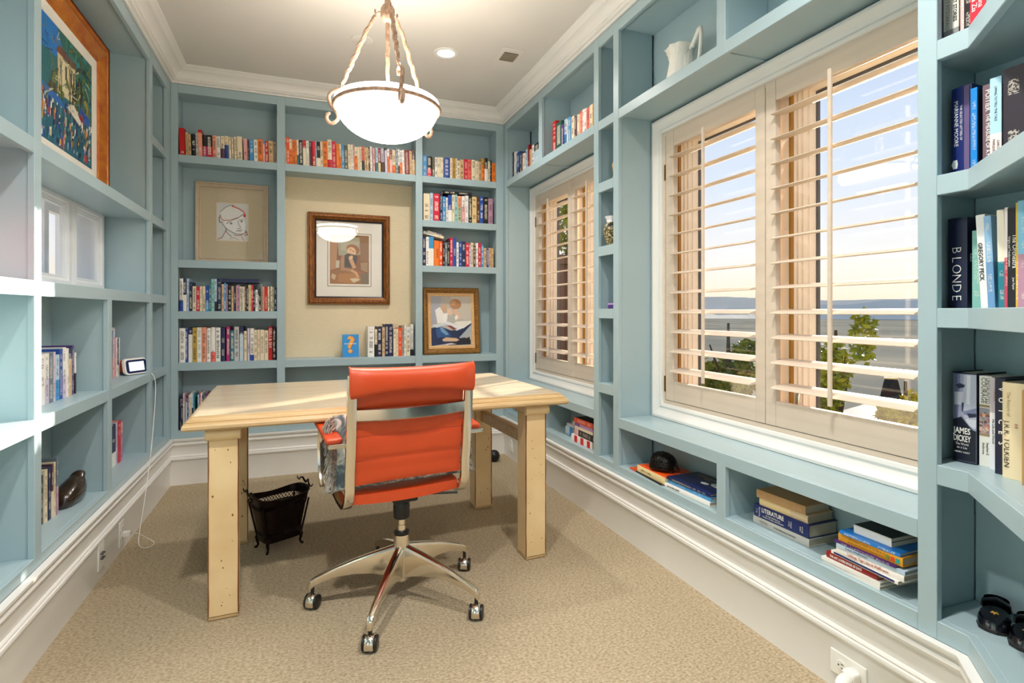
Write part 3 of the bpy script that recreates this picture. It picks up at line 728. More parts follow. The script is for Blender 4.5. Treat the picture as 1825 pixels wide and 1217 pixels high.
# ================================================================ BOOKS
PAL = dict(red='C4161C', tan='D2B083', black='17161A', gray='C3C3C6', salmon='EE9E80', magenta='B0246E', crimson='CF1B3F', white='EDEBE6', cream='E8D9BB', plum='5A3145',
  blue='1D4AA3', pink='E3A7A8', sky='3F93CC', orange='EC7A22', taupe='A59584', vermilion='EE4A15', teal='2C7C86', brown='59392A', paleblue='B7CFE2', olive='5E5B43', coral='EC6A5F',
  straw='E3C68E', maroon='86171C', lavender='CFC3D6', slate='6F7C8A', gold='B98A3A', navy='1B2650', aqua='8FC7C6', sage='BCC7A6', mauve='B98DA6', mustard='C0A03E', green='26594A', purple='5B3C86')
LIGHT = {'tan','gray','salmon','white','cream','pink','paleblue','straw','lavender','aqua','sage','mauve','orange','coral','taupe','gold','mustard'}
def cover_mat():
    m, t, b = nodes('book_cover'); N = t.nodes.new; L_ = t.links.new
    b.inputs['Roughness'].default_value = .42
    def at(n):
        a = N('ShaderNodeAttribute'); a.attribute_type = 'OBJECT'; a.attribute_name = n; return a
    co = N('ShaderNodeTexCoord'); s = N('ShaderNodeSeparateXYZ'); L_(co.outputs['Object'], s.inputs[0])
    def math_(op, a, b_=None, v=None):
        n = N('ShaderNodeMath'); n.operation = op
        if hasattr(a, 'links'): L_(a, n.inputs[0])
        else: n.inputs[0].default_value = a
        if b_ is not None: L_(b_, n.inputs[1])
        if v is not None: n.inputs[1].default_value = v
        return n.outputs[0]
    zn = math_('DIVIDE', s.outputs['Z'], at('bh').outputs['Fac'])
    up = math_('GREATER_THAN', zn, at('spl').outputs['Fac'])
    mx = N('ShaderNodeMix'); mx.data_type = 'RGBA'; L_(up, mx.inputs[0]); L_(at('c2').outputs['Color'], mx.inputs[6]); L_(at('c1').outputs['Color'], mx.inputs[7])
    # illegible lettering: broken rows of small marks running down the spine
    cb = N('ShaderNodeCombineXYZ'); L_(math_('MULTIPLY', s.outputs['X'], v=260), cb.inputs[0]); L_(math_('MULTIPLY', s.outputs['Z'], v=330), cb.inputs[1]); L_(at('seed').outputs['Fac'], cb.inputs[2])
    nz = N('ShaderNodeTexNoise'); nz.inputs['Scale'].default_value = 1; nz.inputs['Detail'].default_value = 1; L_(cb.outputs[0], nz.inputs['Vector'])
    cb2 = N('ShaderNodeCombineXYZ'); L_(math_('MULTIPLY', s.outputs['Z'], v=34), cb2.inputs[0]); L_(at('seed').outputs['Fac'], cb2.inputs[1])
    nw = N('ShaderNodeTexNoise'); nw.inputs['Scale'].default_value = 1; nw.inputs['Detail'].default_value = 0; L_(cb2.outputs[0], nw.inputs['Vector'])
    xn = math_('ABSOLUTE', math_('DIVIDE', s.outputs['X'], at('bw').outputs['Fac']))
    k = math_('MULTIPLY', math_('GREATER_THAN', nz.outputs['Fac'], v=.5), math_('LESS_THAN', xn, v=.27))
    k = math_('MULTIPLY', k, math_('GREATER_THAN', nw.outputs['Fac'], v=.46))
    k = math_('MULTIPLY', k, math_('LESS_THAN', math_('ABSOLUTE', math_('SUBTRACT', zn, v=.5)), v=.42))
    k = math_('MULTIPLY', k, math_('LESS_THAN', s.outputs['Y'], v=.0035))
    k = math_('MULTIPLY', k, at('ink').outputs['Fac'])
    m2 = N('ShaderNodeMix'); m2.data_type = 'RGBA'; L_(k, m2.inputs[0]); L_(mx.outputs[2], m2.inputs[6]); L_(at('ci').outputs['Color'], m2.inputs[7])
    L_(m2.outputs[2], b.inputs['Base Color'])
    return m
M['cover'] = cover_mat()
def book(label, w, h, d, c1, c2=None, spl=0., loc=(0,0,0), rot=None, ink=.8, ci=None, group=None, round_=0, pages='pages', cat='book', name='book', bt=None):
    root = bpy.data.objects.new(name, None); C.objects.link(root); root.empty_display_size = .02
    root.location = loc
    if rot is not None: root.rotation_euler = rot.to_euler() if isinstance(rot, Matrix) else rot
    tag(root, label, cat, group)
    t = bt or min(.0026, w*.16); hw = w/2
    b = MB()
    # spine, slightly rounded, and two boards
    if round_:
        n = 6; xs = [-hw+w*i/n for i in range(n+1)]; yf = lambda x: round_*(x/hw)**2
        outer = [(x, yf(x)) for x in xs]; inner = [(x*(1-t/hw), yf(x)+t) for x in xs]
    else:
        outer = [(-hw, 0), (hw, 0)]; inner = [(-hw+t, t), (hw-t, t)]
    poly = outer+[(hw, d), (hw-t, d)]+inner[::-1]+[(-hw+t, d), (-hw, d)]
    n = len(poly); vs_ = [(x, y, 0) for x, y in poly]+[(x, y, h) for x, y in poly]
    fs = [(i, (i+1) % n, n+(i+1) % n, n+i) for i in range(n)]
    no = len(outer)
    # end caps as quads strip: spine strip + boards
    idx_out = list(range(no)); idx_in = list(range(no+2, no+2+no))[::-1]
    def caps(o_):
        fs.append((o_+idx_out[-1], o_+no, o_+no+1, o_+idx_in[-1])); fs.append((o_+idx_in[0], o_+n-2, o_+n-1, o_+idx_out[0]))
        for i in range(no-1): fs.append((o_+idx_out[i], o_+idx_out[i+1], o_+idx_in[i+1], o_+idx_in[i]))
    caps(0); caps(n)
    cv = b.add(vs_, fs).build('cover', M['cover'], root, smooth=40 if round_ else 0)
    cv['c1'] = list(lin(PAL.get(c1, c1))); cv['c2'] = list(lin(PAL.get(c2 or c1, c2 or c1))); cv['spl'] = float(spl); cv['bh'] = float(h); cv['bw'] = float(w)
    cv['seed'] = random.uniform(0, 90); cv['ink'] = float(ink)
    cv['ci'] = list(lin(ci)) if ci else (list(lin('2B2622')) if (c1 in LIGHT) else list(lin('E9E2D2')))
    e = .003 if h > .1 else .001
    MB().box(-hw+t, hw-t, t+round_+.0004, d-e, e, h-e).build('pages', M[pages], root)
    return root
FONT = None
def text(s, size, m, parent, loc, R=(1,0,0), U=(0,0,1), fit=None, name='lettering', wide=1.0, bold=0):
    cu = bpy.data.curves.new('t', 'FONT'); cu.body = s; cu.size = size; cu.align_x = 'CENTER'; cu.align_y = 'CENTER'; cu.extrude = .00012; cu.resolution_u = 2; cu.offset = bold
    ob = bpy.data.objects.new('t', cu); C.objects.link(ob)
    bpy.context.view_layer.update()
    me = bpy.data.meshes.new_from_object(ob.evaluated_get(bpy.context.evaluated_depsgraph_get()))
    bpy.data.objects.remove(ob); bpy.data.curves.remove(cu)
    xs = [v.co.x for v in me.vertices]; wd = max(xs)-min(xs) if xs else 1
    k = wide*(min(1, fit/(wd*wide)) if fit else 1)
    R, U = Vector(R), Vector(U); F_ = R.cross(U)
    for v in me.vertices: v.co = R*v.co.x*k+U*v.co.y+F_*v.co.z
    me.materials.clear(); me.materials.append(m)
    o = bpy.data.objects.new(name, me); C.objects.link(o); o.parent = parent; o.location = loc
    return o
DN, RT = (0,0,-1), (1,0,0)
def spine_text(root, s, size, h, x=0, m='winkink', z=None, fit=None, y=-.0002): return text(s, size, M[m], root, (x, y, z if z else h/2), DN, RT, fit or h*.85)
ORD = lambda n: '%d%s' % (n, 'th' if 10 <= n % 100 <= 20 else {1:'st',2:'nd',3:'rd'}.get(n % 10, 'th'))
ROWS = {}
ROWS['at']=('Y',4.232,2.19,-1.6,"-768 32 184 red;-732 16 161 tan;-715 15 146 tan;-699 28 151 black;-671 14 161 gray;-656 23 184 red/salmon@.88;-632 24 152 black/magenta@.5;-607 34 153 black/crimson@.5;-572 23 156 salmon;-548 23 152 white;-523 24 156 cream/plum@.45;-498 23 161 cream/blue@.62;-473 15 155 cream;-455 11 155 cream;-440 16 160 cream;-421 32 166 cream;-381 24 155 pink;-355 8 151 plum;-344 26 153 sky;-316 24 154 white;-290 30 161 orange;-259 14 150 sky/pink@.85;-244 19 153 red;-223 30 155 tan;-191 21 152 taupe")
ROWS['ct']=('Y',4.232,2.19,-1.6,"-116 9 187 cream;-106 20 194 vermilion;-86 18 183 cream/orange@.62;-67 18 180 orange;-49 12 179 orange;-36 12 184 white/teal@.42;-24 26 184 black;3 22 187 red/cream@.7;26 19 184 white;46 17 184 brown;65 23 185 crimson/red@.45;89 8 188 paleblue;97 25 186 black/cream@.37;122 16 188 cream;138 32 192 orange;171 30 209 cream/red@.3;202 27 198 crimson;231 21 185 orange;254 13 186 cream/orange@.5;268 20 184 sky;289 22 179 olive;313 21 190 cream;335 16 190 white;351 9 196 salmon;361 19 175 cream/orange@.62;381 15 177 cream;397 14 178 cream;412 19 184 coral/black@.42;432 14 178 tan;447 12 179 straw;459 13 183 brown;473 15 190 white;491 16 180 pink;512 19 185 paleblue/teal@.4;532 17 185 maroon/straw@.4;552 24 185 lavender/brown@.45;580 18 191 black/lavender@.9;599 16 183 white/orange@.7;616 19 179 maroon/pink@.6;636 25 182 cream/orange@.35;661 16 197 slate;678 14 191 white/brown@.33;693 19 183 white/orange@.5;712 16 189 white;729 35 189 maroon;765 20 187 tan;786 22 202 brown/tan@.6")
ROWS['rt']=('Y',4.232,2.19,0,"865 32 164 sky;898 39 162 black/crimson@.4;939 20 154 olive;961 19 158 white;981 17 161 cream;998 11 162 cream;1010 19 162 cream;1034 43 163 blue;1081 20 164 cream;1103 22 165 gold;1126 13 165 cream;1140 22 150 cream;1163 32 161 tan;1196 30 166 crimson;1226 29 167 coral;1257 32 167 cream;1291 25 161 cream;1317 23 158 tan;1341 25 187 gold/orange@.7;1368 25 193 black/white@.55;1394 19 169 cream;1414 12 176 black;1428 33 156 orange")
ROWS['r2']=('Y',4.24,1.851,0,"873 49 212 cream;924 23 219 paleblue;949 51 216 crimson;1002 21 219 navy;1024 27 199 sky;1052 14 192 white;1067 30 213 blue/white@.45;1099 21 218 cream;1121 21 221 aqua;1144 33 212 salmon/sage@.58;1179 25 212 white/pink@.6;1206 28 219 white;1236 27 220 black;1264 38 214 straw;1304 24 215 brown;1329 30 222 blue;1360 38 219 black;1400 40 210 mauve")
ROWS['r3']=('Y',4.24,1.502,0,"865 27 227 navy;893 22 226 white;915 39 228 sky/white@.6;956 39 199 orange;997 27 196 vermilion;1026 16 199 black;1043 17 189 slate;1060 22 205 black;1083 22 227 crimson;1106 27 226 blue;1135 18 193 white;1155 24 198 blue;1181 29 202 navy;1211 28 192 crimson;1240 14 176 lavender;1255 19 195 cream;1275 18 175 brown;1295 20 195 white;1316 22 196 crimson;1340 20 183 sky;1362 24 157 tan;1387 16 152 blue;1404 21 160 tan;1426 18 157 tan")
ROWS['a2']=('Y',4.24,1.151,0,"-779 23 219 white/blue@.33;-755 25 220 navy/white@.5;-729 14 219 paleblue;-714 18 195 navy;-695 22 168 cream;-672 21 166 crimson;-651 15 168 cream;-634 16 168 cream;-617 21 170 blue/sky@.35;-595 11 195 teal;-582 19 218 aqua;-562 14 219 paleblue/black@.3;-547 27 217 navy;-519 14 185 tan;-505 13 193 sky;-491 8 185 mauve;-482 23 173 black;-459 13 172 tan;-445 14 171 navy;-430 8 178 pink;-421 11 181 mauve;-409 10 172 cream;-398 9 169 gray;-389 13 170 cream;-375 8 183 brown;-366 11 175 black;-354 9 182 cream;-344 8 182 straw;-336 13 182 crimson;-322 11 175 black;-310 15 149 white;-294 6 113 white;-287 13 113 black;-273 9 186 taupe;-263 11 174 salmon;-251 19 169 red;-231 11 172 cream;-220 6 172 olive;-213 12 174 cream;-201 11 169 sage;-189 15 168 navy")
ROWS['a3']=('Y',4.235,0.808,0,"-784 36 229 white;-746 26 225 blue;-718 24 233 navy/white@.8;-693 25 232 mustard;-667 27 233 white;-639 28 234 salmon;-609 23 228 white;-585 27 234 white/coral@.28;-556 30 231 white;-525 28 231 navy;-490 22 238 magenta;-466 24 211 teal;-441 29 237 gray;-409 25 236 navy/paleblue@.78;-381 18 205 cream;-360 15 225 lavender;-342 24 224 white/blue@.18;-317 20 212 cream;-295 14 214 cream;-279 26 213 cream;-251 24 208 cream;-226 25 233 red;-200 23 226 black")
ROWS['cn']=('Y',4.27,0.808,0,"457 48 228 white;508 18 205 cream/black@.45;527 35 226 navy;563 20 220 tan;584 27 244 navy;612 31 244 navy;647 20 207 cream;668 17 209 cream;686 25 215 vermilion;711 16 230 taupe;729 15 233 white;747 29 221 white/cream@.6;778 23 242 white/black@.2")
ROWS['u1']=('X',1.575,2.193,0,"4156 22 231 navy;4131 29 227 white;4100 31 218 white/paleblue@.5;4066 64 203 blue/navy@.35;4000 35 185 green;3964 20 172 maroon;3942 34 165 white;3907 24 151 white;3882 38 177 paleblue;3843 33 200 maroon;3809 41 156 tan;3766 47 177 white;3717 86 171 black/paleblue@.7")
ROWS['u2']=('X',1.575,2.193,0,"3403 52 233 red;3349 87 205 green;3260 31 169 purple;3228 43 192 paleblue/sky@.5;3184 19 179 cream;3162 40 185 sky;3119 39 175 cream;3077 25 166 plum;3050 34 164 cream;3015 31 173 vermilion;2982 27 174 white;2954 28 170 white;2925 37 162 coral;2886 41 165 cream;2844 15 162 gold")

WHERE = dict(at='top left shelf of the far bookcase', ct='top middle shelf of the far bookcase', rt='top right shelf of the far bookcase', r2='second shelf down on the right, far bookcase', r3='third shelf down on the right, far bookcase',
  a2='left shelf right below the beret sketch', a3='second left shelf below the beret sketch', cn='niche shelf below the framed print', u1='far shelf above the window by the desk', u2='near shelf above the window by the desk')
BK = {}
for key, (kind, val, z, lean, dat) in ROWS.items():
    for i, bkd in enumerate(dat.split(';')):
        a, w_, h_, cl = bkd.split(); a = int(a)/1000; w_ = int(w_)/1000; h_ = int(h_)/1000
        spl = 0.; c1, c2 = cl, None
        if '/' in cl:
            c1, c2 = cl.split('/')[0], cl.split('/')[1].split('@')[0]; spl = float(cl.split('@')[1])
        cname = (c1 if not c2 else c1+'-and-'+c2).replace('paleblue', 'pale-blue').replace('sky', 'sky-blue')
        size = 'thin ' if w_ < .0135 else ('thick ' if w_ > .034 else '')
        lab = '%s%s book, %s from left, %s' % (size, cname, ORD(i+(2 if key == 'cn' else 1)), WHERE[key])
        d_ = min(.17, h_*.68) if kind == 'Y' else min(.14, h_*.66)
        d_ -= random.uniform(0, .012)
        back_ = random.uniform(0, .006)
        if kind == 'Y':
            a = max(a, (-.7715 if key in ('at','a2','a3') else -.115 if key in ('ct','cn') else .8585))
            loc = (a+w_/2, val+back_, z+.0004); rot = Euler((0, math.radians(lean), 0))
        else:
            loc = (val+back_, a-w_/2, z+.0004); rot = Euler((0, 0, -PI/2))
        if lean: loc = (loc[0]+.0, loc[1], loc[2]+abs(math.sin(math.radians(lean)))*w_/2+.0001)
        lt = c1 in LIGHT
        BK[key, i+1] = book(lab, w_-.0006, h_, d_, c1, c2, spl, loc, rot, ink=random.choice((.9,.85,.95,.6)), round_=(.0025 if w_ > .022 and random.random() < .6 else 0), group='books on the '+WHERE[key], bt=None)
def hof(r_): return [c for c in r_.children if c.name.startswith('cover')][0]['bh']
def quiet(r_): [c for c in r_.children if c.name.startswith('cover')][0]['ink'] = 0.0
for (key, i, s, size, m_, x) in (('r3',4,'BEHAVE',.020,'ink',.006), ('r3',10,'DOLLY',.018,'winkink',0), ('ct',15,'BICOASTAL',.0,'ink',0)):
    if size:
        r_ = BK[key, i]; quiet(r_); spine_text(r_, s, size, hof(r_), x, m_, y=-.0006)
r_ = BK['a3',22]; quiet(r_); spine_text(r_, 'GIRLS & SEX', .026, hof(r_), 0, 'winkink', z=hof(r_)*.66, fit=.14, y=-.0006)
# face-out book with the big question mark
qb = thing('book', 'bright blue book with a big orange question mark, facing out in the niche', 'book', (.337+.0, 4.315, .8084), 0)
h_ = .168; w_ = .118
b = MB().box(-w_/2, w_/2, -.0022, 0, 0, h_); cv = b.build('cover', mat('bright_blue_cover', '1E8FD8', .35, var=.02), qb)
MB().box(-w_/2+.001, w_/2-.002, 0.0002, .016, .002, h_-.002).build('pages', M['pages'], qb)
MB().box(-w_/2, w_/2, .0164, .0184, 0, h_).build('back_cover', M['cover'], qb)['c1'] = list(lin('1B2650'))
text('?', .178, mat('crimson_print', 'B01544', .5), qb, (.002, -.0023, .085), (1,0,0), (0,0,1), name='question_mark_shadow', wide=1.12, bold=.0045)
text('?', .174, mat('orange_print', 'EFA63C', .5), qb, (-.001, -.0027, .086), (1,0,0), (0,0,1), name='question_mark', wide=1.1, bold=.004)
text('WHAT ARE YOU', .0115, M['winkink'], qb, (-.003, -.0034, .098), (1,0,0), (0,0,1), fit=.092, bold=.0004)
qb.rotation_euler = (math.radians(-6), 0, 0)
# books lying on top of the rows
FL = Matrix(((0,0,-1),(0,1,0),(1,0,0)))        # flat on the far bookcase: spine to the room, head to the left
b_ = book('black book lying flat on the row, second right shelf of the far bookcase', .022, .235, .15, 'black', loc=(1.262, 4.246, 1.851+.2235+.011), rot=FL, ink=.9)
b_ = book('navy book lying flat on the row right below the beret sketch', .026, .262, .13, 'navy', loc=(-.289, 4.246, 1.151+.1975+.013), rot=FL, ink=.0)
for s, zz in (('mmmmmm', .20), ('mmmmmm', .09)): pass
tl = Matrix.Rotation(math.radians(13), 3, 'Y')@FL
b_ = book('white paperback slumped on the row, third right shelf of the far bookcase', .020, .165, .12, 'white', 'cream', .5, loc=(1.034, 4.250, 1.502+.2285-.0145+.012), rot=tl, ink=.4)
b_ = book('thin lavender paperback on top of the slumped white one, far bookcase', .011, .115, .11, 'white', 'lavender', .4, loc=(1.020, 4.256, 1.502+.2285+.0175), rot=tl, ink=.3)
# ---------------------------------------------------------------- magazines along the bottom of the far bookcase
MAGC = ['navy','plum','white','lavender','blue','paleblue','crimson','slate','white','navy','mauve','cream','teal','white','purple','gray','black','maroon','white','paleblue']
def mags(a0, a1, label, grp, holes=()):
    a = a0; k = 0
    while a < a1:
        w_ = random.uniform(.006, .011)
        if not any(p < a < q_ for p, q_ in holes):
            k += 1
            c_ = MAGC[(k*7+int(a0*50)) % len(MAGC)]
            book(label % ORD(k), w_-.0008, random.uniform(.222,.246), .155, c_, random.choice(MAGC) if random.random() < .5 else None, random.choice((.3,.6,.8)), (a+w_/2, 4.236+random.uniform(0,.006), .3564), Euler((0,0,0)), ink=.7, group=grp, name='magazine', cat='magazine', bt=.0006)
        a += w_
mags(-.768, -.18, 'thin magazine, %s from left, bottom left shelf behind the desk', 'magazines on the bottom left shelf', holes=((-.688,-.665),(-.60,-.56)))
MAGC = ['white','paleblue','white','gray','white','cream','lavender']
mags(-.10, .42, 'pale magazine, %s from left, bottom middle shelf behind the desk', 'magazines on the bottom middle shelf')
# ---------------------------------------------------------------- left bookcase
RLFT = Euler((0, 0, PI/2))
def lrow(lst, z, x, where, grp):
    for i, (y0, w_, h_, c1, c2, spl, dx) in enumerate(lst):
        cname = (c1 if not c2 else c1+'-and-'+c2).replace('paleblue', 'pale-blue').replace('sky', 'sky-blue')
        yield book('%s%s book, %s from left, %s' % ('thin ' if w_ < .014 else 'thick ' if w_ > .034 else '', cname, ORD(i+1), where), w_-.0006, h_, min(.12, x+dx+1.020), c1, c2, spl, (x+dx, y0+w_/2, z+.0004), RLFT, ink=.7, group=grp)
a = list(lrow([(2.470,.030,.175,'white',None,0,0),(2.502,.030,.178,'white',None,0,0),(2.533,.036,.190,'white',None,0,0),(2.570,.036,.192,'white','lavender',.5,0),(2.607,.038,.192,'slate',None,0,0),(2.646,.020,.193,'lavender',None,0,0),(2.667,.036,.180,'paleblue','sky',.45,0),(2.704,.030,.200,'blue',None,0,0),(2.735,.034,.205,'white','lavender',.45,0),(2.770,.014,.200,'white',None,0,.004),(2.786,.044,.198,'navy','tan',.78,.0),(2.832,.018,.200,'navy',None,0,-.004),(2.852,.020,.207,'purple',None,0,-.006),(2.874,.016,.175,'white','black',.5,-.004)],
     .798, -.908, 'upper left-wall shelf beside the clock', 'books on the upper left-wall shelf'))
a = list(lrow([(3.36,.03,.20,'navy',None,0,0),(3.391,.03,.20,'white',None,0,0),(3.422,.050,.205,'navy','slate',.5,0),(3.474,.030,.207,'lavender','pink',.5,0),(3.506,.026,.209,'pink',None,0,0),(3.534,.020,.210,'white',None,0,0),(3.556,.022,.205,'navy','white',.3,0),(3.580,.018,.208,'white',None,0,0)],
     .798, -.938, 'shelf behind the small clock', 'books behind the clock'))
a = list(lrow([(2.50,.03,.175,'cream',None,0,0),(2.532,.028,.18,'black',None,0,0),(2.566,.014,.185,'black',None,0,.0),(2.582,.028,.200,'cream',None,0,.004),(2.612,.022,.205,'navy',None,0,.006),(2.636,.016,.208,'plum','cream',.5,.008),(2.654,.016,.212,'cream',None,0,.009),(2.674,.020,.224,'slate','mauve',.5,.01)],
     .347, -.918, 'lower left-wall shelf beside the bird carving', 'books on the lower left-wall shelf'))
a = list(lrow([(3.29,.04,.20,'cream',None,0,0),(3.332,.038,.205,'olive',None,0,0),(3.372,.062,.215,'navy','white',.34,0),(3.436,.030,.218,'lavender',None,0,0),(3.468,.046,.220,'crimson',None,0,.002),(3.516,.040,.205,'pink','mauve',.7,.0)],
     .347, -.914, 'lower left-wall shelf under the clock', 'books under the clock'))
book('upright red book on the left-wall shelf nearest the viewpoint', .032, .225, .15, 'red', loc=(-.845, 1.972, 1.2514), rot=RLFT, ink=.8)
book('dark slim book in the narrow top compartment of the left wall', .03, .15, .12, 'cream', loc=(-.87, 3.775, 2.1764), rot=RLFT, ink=0, ci='333333')
book('black slim book with white lettering in the narrow compartment right of the clock', .02, .22, .12, 'black', loc=(-.845, 3.762, .7984), rot=RLFT, ink=1)
# ---------------------------------------------------------------- stacks in the low right cubbies
FR = Matrix(((0,1,0),(0,0,1),(1,0,0)))         # flat on the right wall: spine to the room
def stack(lst, grp):
    z = .3564
    for (lab, t, ln, d_, c1, c2, spl, x, y0, ink, pg, yaw) in lst:
        R_ = Matrix.Rotation(math.radians(yaw), 3, 'Z')@FR
        r_ = book(lab, t-.0006, ln, min(d_, 1.732-x-abs(math.sin(math.radians(yaw)))*ln), c1, c2, spl, (x, y0-ln, z+t/2), R_, ink=ink, group=grp, pages=pg, round_=.0015 if t > .018 else 0)
        z += t; yield r_
s1 = list(stack([('pale grey textbook at the bottom of the stack with the navy textbook', .027,.246,.150,'C6C3BC',None,0,1.590,1.631,0,'greypages',0),
  ('thick navy textbook with white title lettering, low shelf under the near window', .046,.236,.150,'1B2A63',None,0,1.592,1.624,0,'greypages',1),
  ('worn tan book with peeling spine, directly on the navy textbook', .027,.205,.140,'E8CF9B','D8C4A0',.35,1.600,1.604,0,'greypages',2),
  ('battered brown book on top of the stack with the navy textbook', .030,.206,.145,'CFA26E','C79A6A',.2,1.598,1.612,.15,'greypages',3)], 'stack with the navy textbook'))
r_ = s1[0]; text('VERSES', .013, mat('faded_ink', '8F8D88', .7), r_, (0, -.0012, .195), DN, RT, fit=.06); text('An Introduction to Literature', .010, M['ink'], r_, (0, -.0012, .10), DN, RT, fit=.095)
r_ = s1[1]; text('LITERATURE', .022, M['winkink'], r_, (.009, -.0013, .150), DN, RT, fit=.098, bold=.0004); text('An Introduction to', .0085, M['winkink'], r_, (-.005, -.0013, .148), DN, RT, fit=.07); text('Fiction, Poetry, and Drama', .0085, M['winkink'], r_, (-.013, -.0013, .148), DN, RT, fit=.095)
text('X. J.', .010, M['winkink'], r_, (0, -.0013, .222), RT, (0,0,1), fit=.03); text('Kennedy', .010, M['winkink'], r_, (0, -.0013, .210), RT, (0,0,1), fit=.04)
text('Third', .008, M['winkink'], r_, (0, -.0013, .078), RT, (0,0,1), fit=.03); text('Edition', .008, M['winkink'], r_, (0, -.0013, .070), RT, (0,0,1), fit=.03); text('Little', .008, M['winkink'], r_, (0,-.0013,.032), RT, (0,0,1), fit=.02); text('Brown', .008, M['winkink'], r_, (0,-.0013,.024), RT, (0,0,1), fit=.025)
s2 = list(stack([('thin white book at the very bottom of the near low stack', .011,.190,.16,'white',None,0,1.532,1.290,.0,'greypages',-2),
  ('thin white book second from the bottom of the near low stack', .011,.190,.16,'white',None,0,1.534,1.290,.0,'greypages',0),
  ('dark red hardback with white capitals in the near low stack', .019,.166,.13,'8E1A14',None,0,1.540,1.278,0,'greypages',0),
  ('thin white book with a navy stripe in the near low stack', .010,.215,.14,'white','navy',.0,1.530,1.262,0,'greypages',-3),
  ('white book with pink script title in the near low stack', .020,.205,.14,'F2EFEA',None,0,1.536,1.240,0,'greypages',0),
  ('pale blue field guide in the near low stack', .012,.205,.14,'paleblue',None,0,1.537,1.238,.0,'greypages',1),
  ('thin purple paperback in the near low stack', .007,.190,.14,'47206B',None,0,1.532,1.246,.5,'greypages',-1),
  ('amber guidebook with coloured squares on its spine, near low stack', .025,.195,.14,'D99A2B',None,0,1.540,1.236,0,'greypages',0),
  ('bright blue paperback under the two thin white booklets', .010,.18,.13,'1F7BD0',None,0,1.541,1.228,.6,'pages',2)], 'near low stack'))
text('THE ART LOVERS BOOK OF DAYS', .0105, M['winkink'], s2[2], (0, -.0012, .100), DN, RT, fit=.105, bold=.0002)
text('Ladybugs, Tiger Lilies & Wallflowers', .013, mat('pink_script', 'B8483F', .6), s2[4], (0, -.0012, .105), DN, RT, fit=.125); text('Urban Wildflowers', .009, mat('blue_ink', '22366F', .6), s2[5], (0, -.0009, .14), DN, RT, fit=.07)
for k, s in enumerate(("The Visitor's Guide to the Birds of", 'the Rocky Mountain National Parks')): text(s, .008, mat('brown_ink_%d' % k, '8A5A14', .6), s2[7], (.005-.010*k, -.0012, .105), DN, RT, fit=.115)
for k, c_ in enumerate(('1E9E8E','D6402B','7E7A2A')): MB().box(-.006,.006,-.0018,-.0011,.012+k*.014-.004,.012+k*.014+.006).build('spine_square', mat('spine_square_%d' % k, c_, .5), s2[7])
MB().box(-.0028,.0028,-.0008,.0,.01,.205).build('navy_stripe', mat('navy_stripe', '23306B', .5), s2[3])
z = .3564+.125
for k, lab in enumerate(('thin white booklet, lower of two on the near low stack', 'thin white booklet with dark green cover, topmost of the near low stack')):
    r_ = book(lab, .0125, .115, .145, '1D3330' if k else 'E8E6E0', loc=(1.560, 1.200-.115, z+.00625), rot=FR, ink=0, group='near low stack', bt=.0006); z += .0125
    MB().box(-.006,.006,-.0005,-.0001,.0,.115).build('white_spine', M['plate'], r_)
s3 = list(stack([('thin orange and black magazine lying under the cream book', .007,.29,.15,'D9551E','1A1512',.78,1.524,2.405,0,'pages',-4),
  ('cream-spined orange book with the hedgehog figurine on top', .032,.232,.175,'EDD9A4',None,0,1.532,2.330,0,'pages',-2)], 'books under the hedgehog'))
MB().box(.0146,.0159,.004,.174,.001,.231).build('orange_jacket', mat('orange_jacket', 'F0561A', .4), s3[1])
text('God is a pencil', .013, M['ink'], s3[1], (0, -.0012, .15), DN, RT, fit=.085) if False else None
scr = MB()
for k in range(11):
    z = .195-k*.008; 
    if k in (4, 6): continue
    scr.tube([(-.003, -.0014, z), (.003+.002*(k % 2), -.0014, z-.002), (-.003, -.0014, z-.004), (.002, -.0014, z-.006)], .0005, 4)
scr.build('handwritten_title', M['ink'], s3[1])
s4 = list(stack([('white field guide at the bottom of the blue stack, low shelf', .020,.285,.17,'EFEDE8',None,0,1.540,2.096,0,'greypages',2),
  ('sky blue field guide in the middle of the blue stack, low shelf', .019,.275,.17,'4C9FDB',None,0,1.546,2.086,.3,'greypages',1),
  ('navy picture book with a white swan on its cover', .012,.275,.185,'navy','14235A',.5,1.544,2.088,.5,'greypages',2)], 'blue stack on the low shelf'))
text('BACKYARD BIRDS', .011, M['ink'], s4[0], (0, -.0012, .225), DN, RT, fit=.08)
r_ = s4[2]
MB().lathe([(.0003,.0004),(.020,.0003),(.028,0)], 24).build('swan_body', M['plate'], r_).matrix_local = Matrix.Translation((.0057,.11,.06))@Matrix.Rotation(PI/2,4,'Y')@Matrix.Diagonal((1.7,1,1,1))
MB().lathe([(.0003,.0004),(.010,.0003),(.013,0)], 20).build('swan_head', M['plate'], r_).matrix_local = Matrix.Translation((.0057,.085,.125))@Matrix.Rotation(PI/2,4,'Y')@Matrix.Diagonal((1.6,1,1,1))
for k, s in enumerate(('NATURE OF NORTH AMERICAN', 'BIRDS')): text(s, .014, M['goldink'], r_, (.0058, .150-.020*k, .16), (0,0,-1), (0,1,0), fit=.16-.1*k)
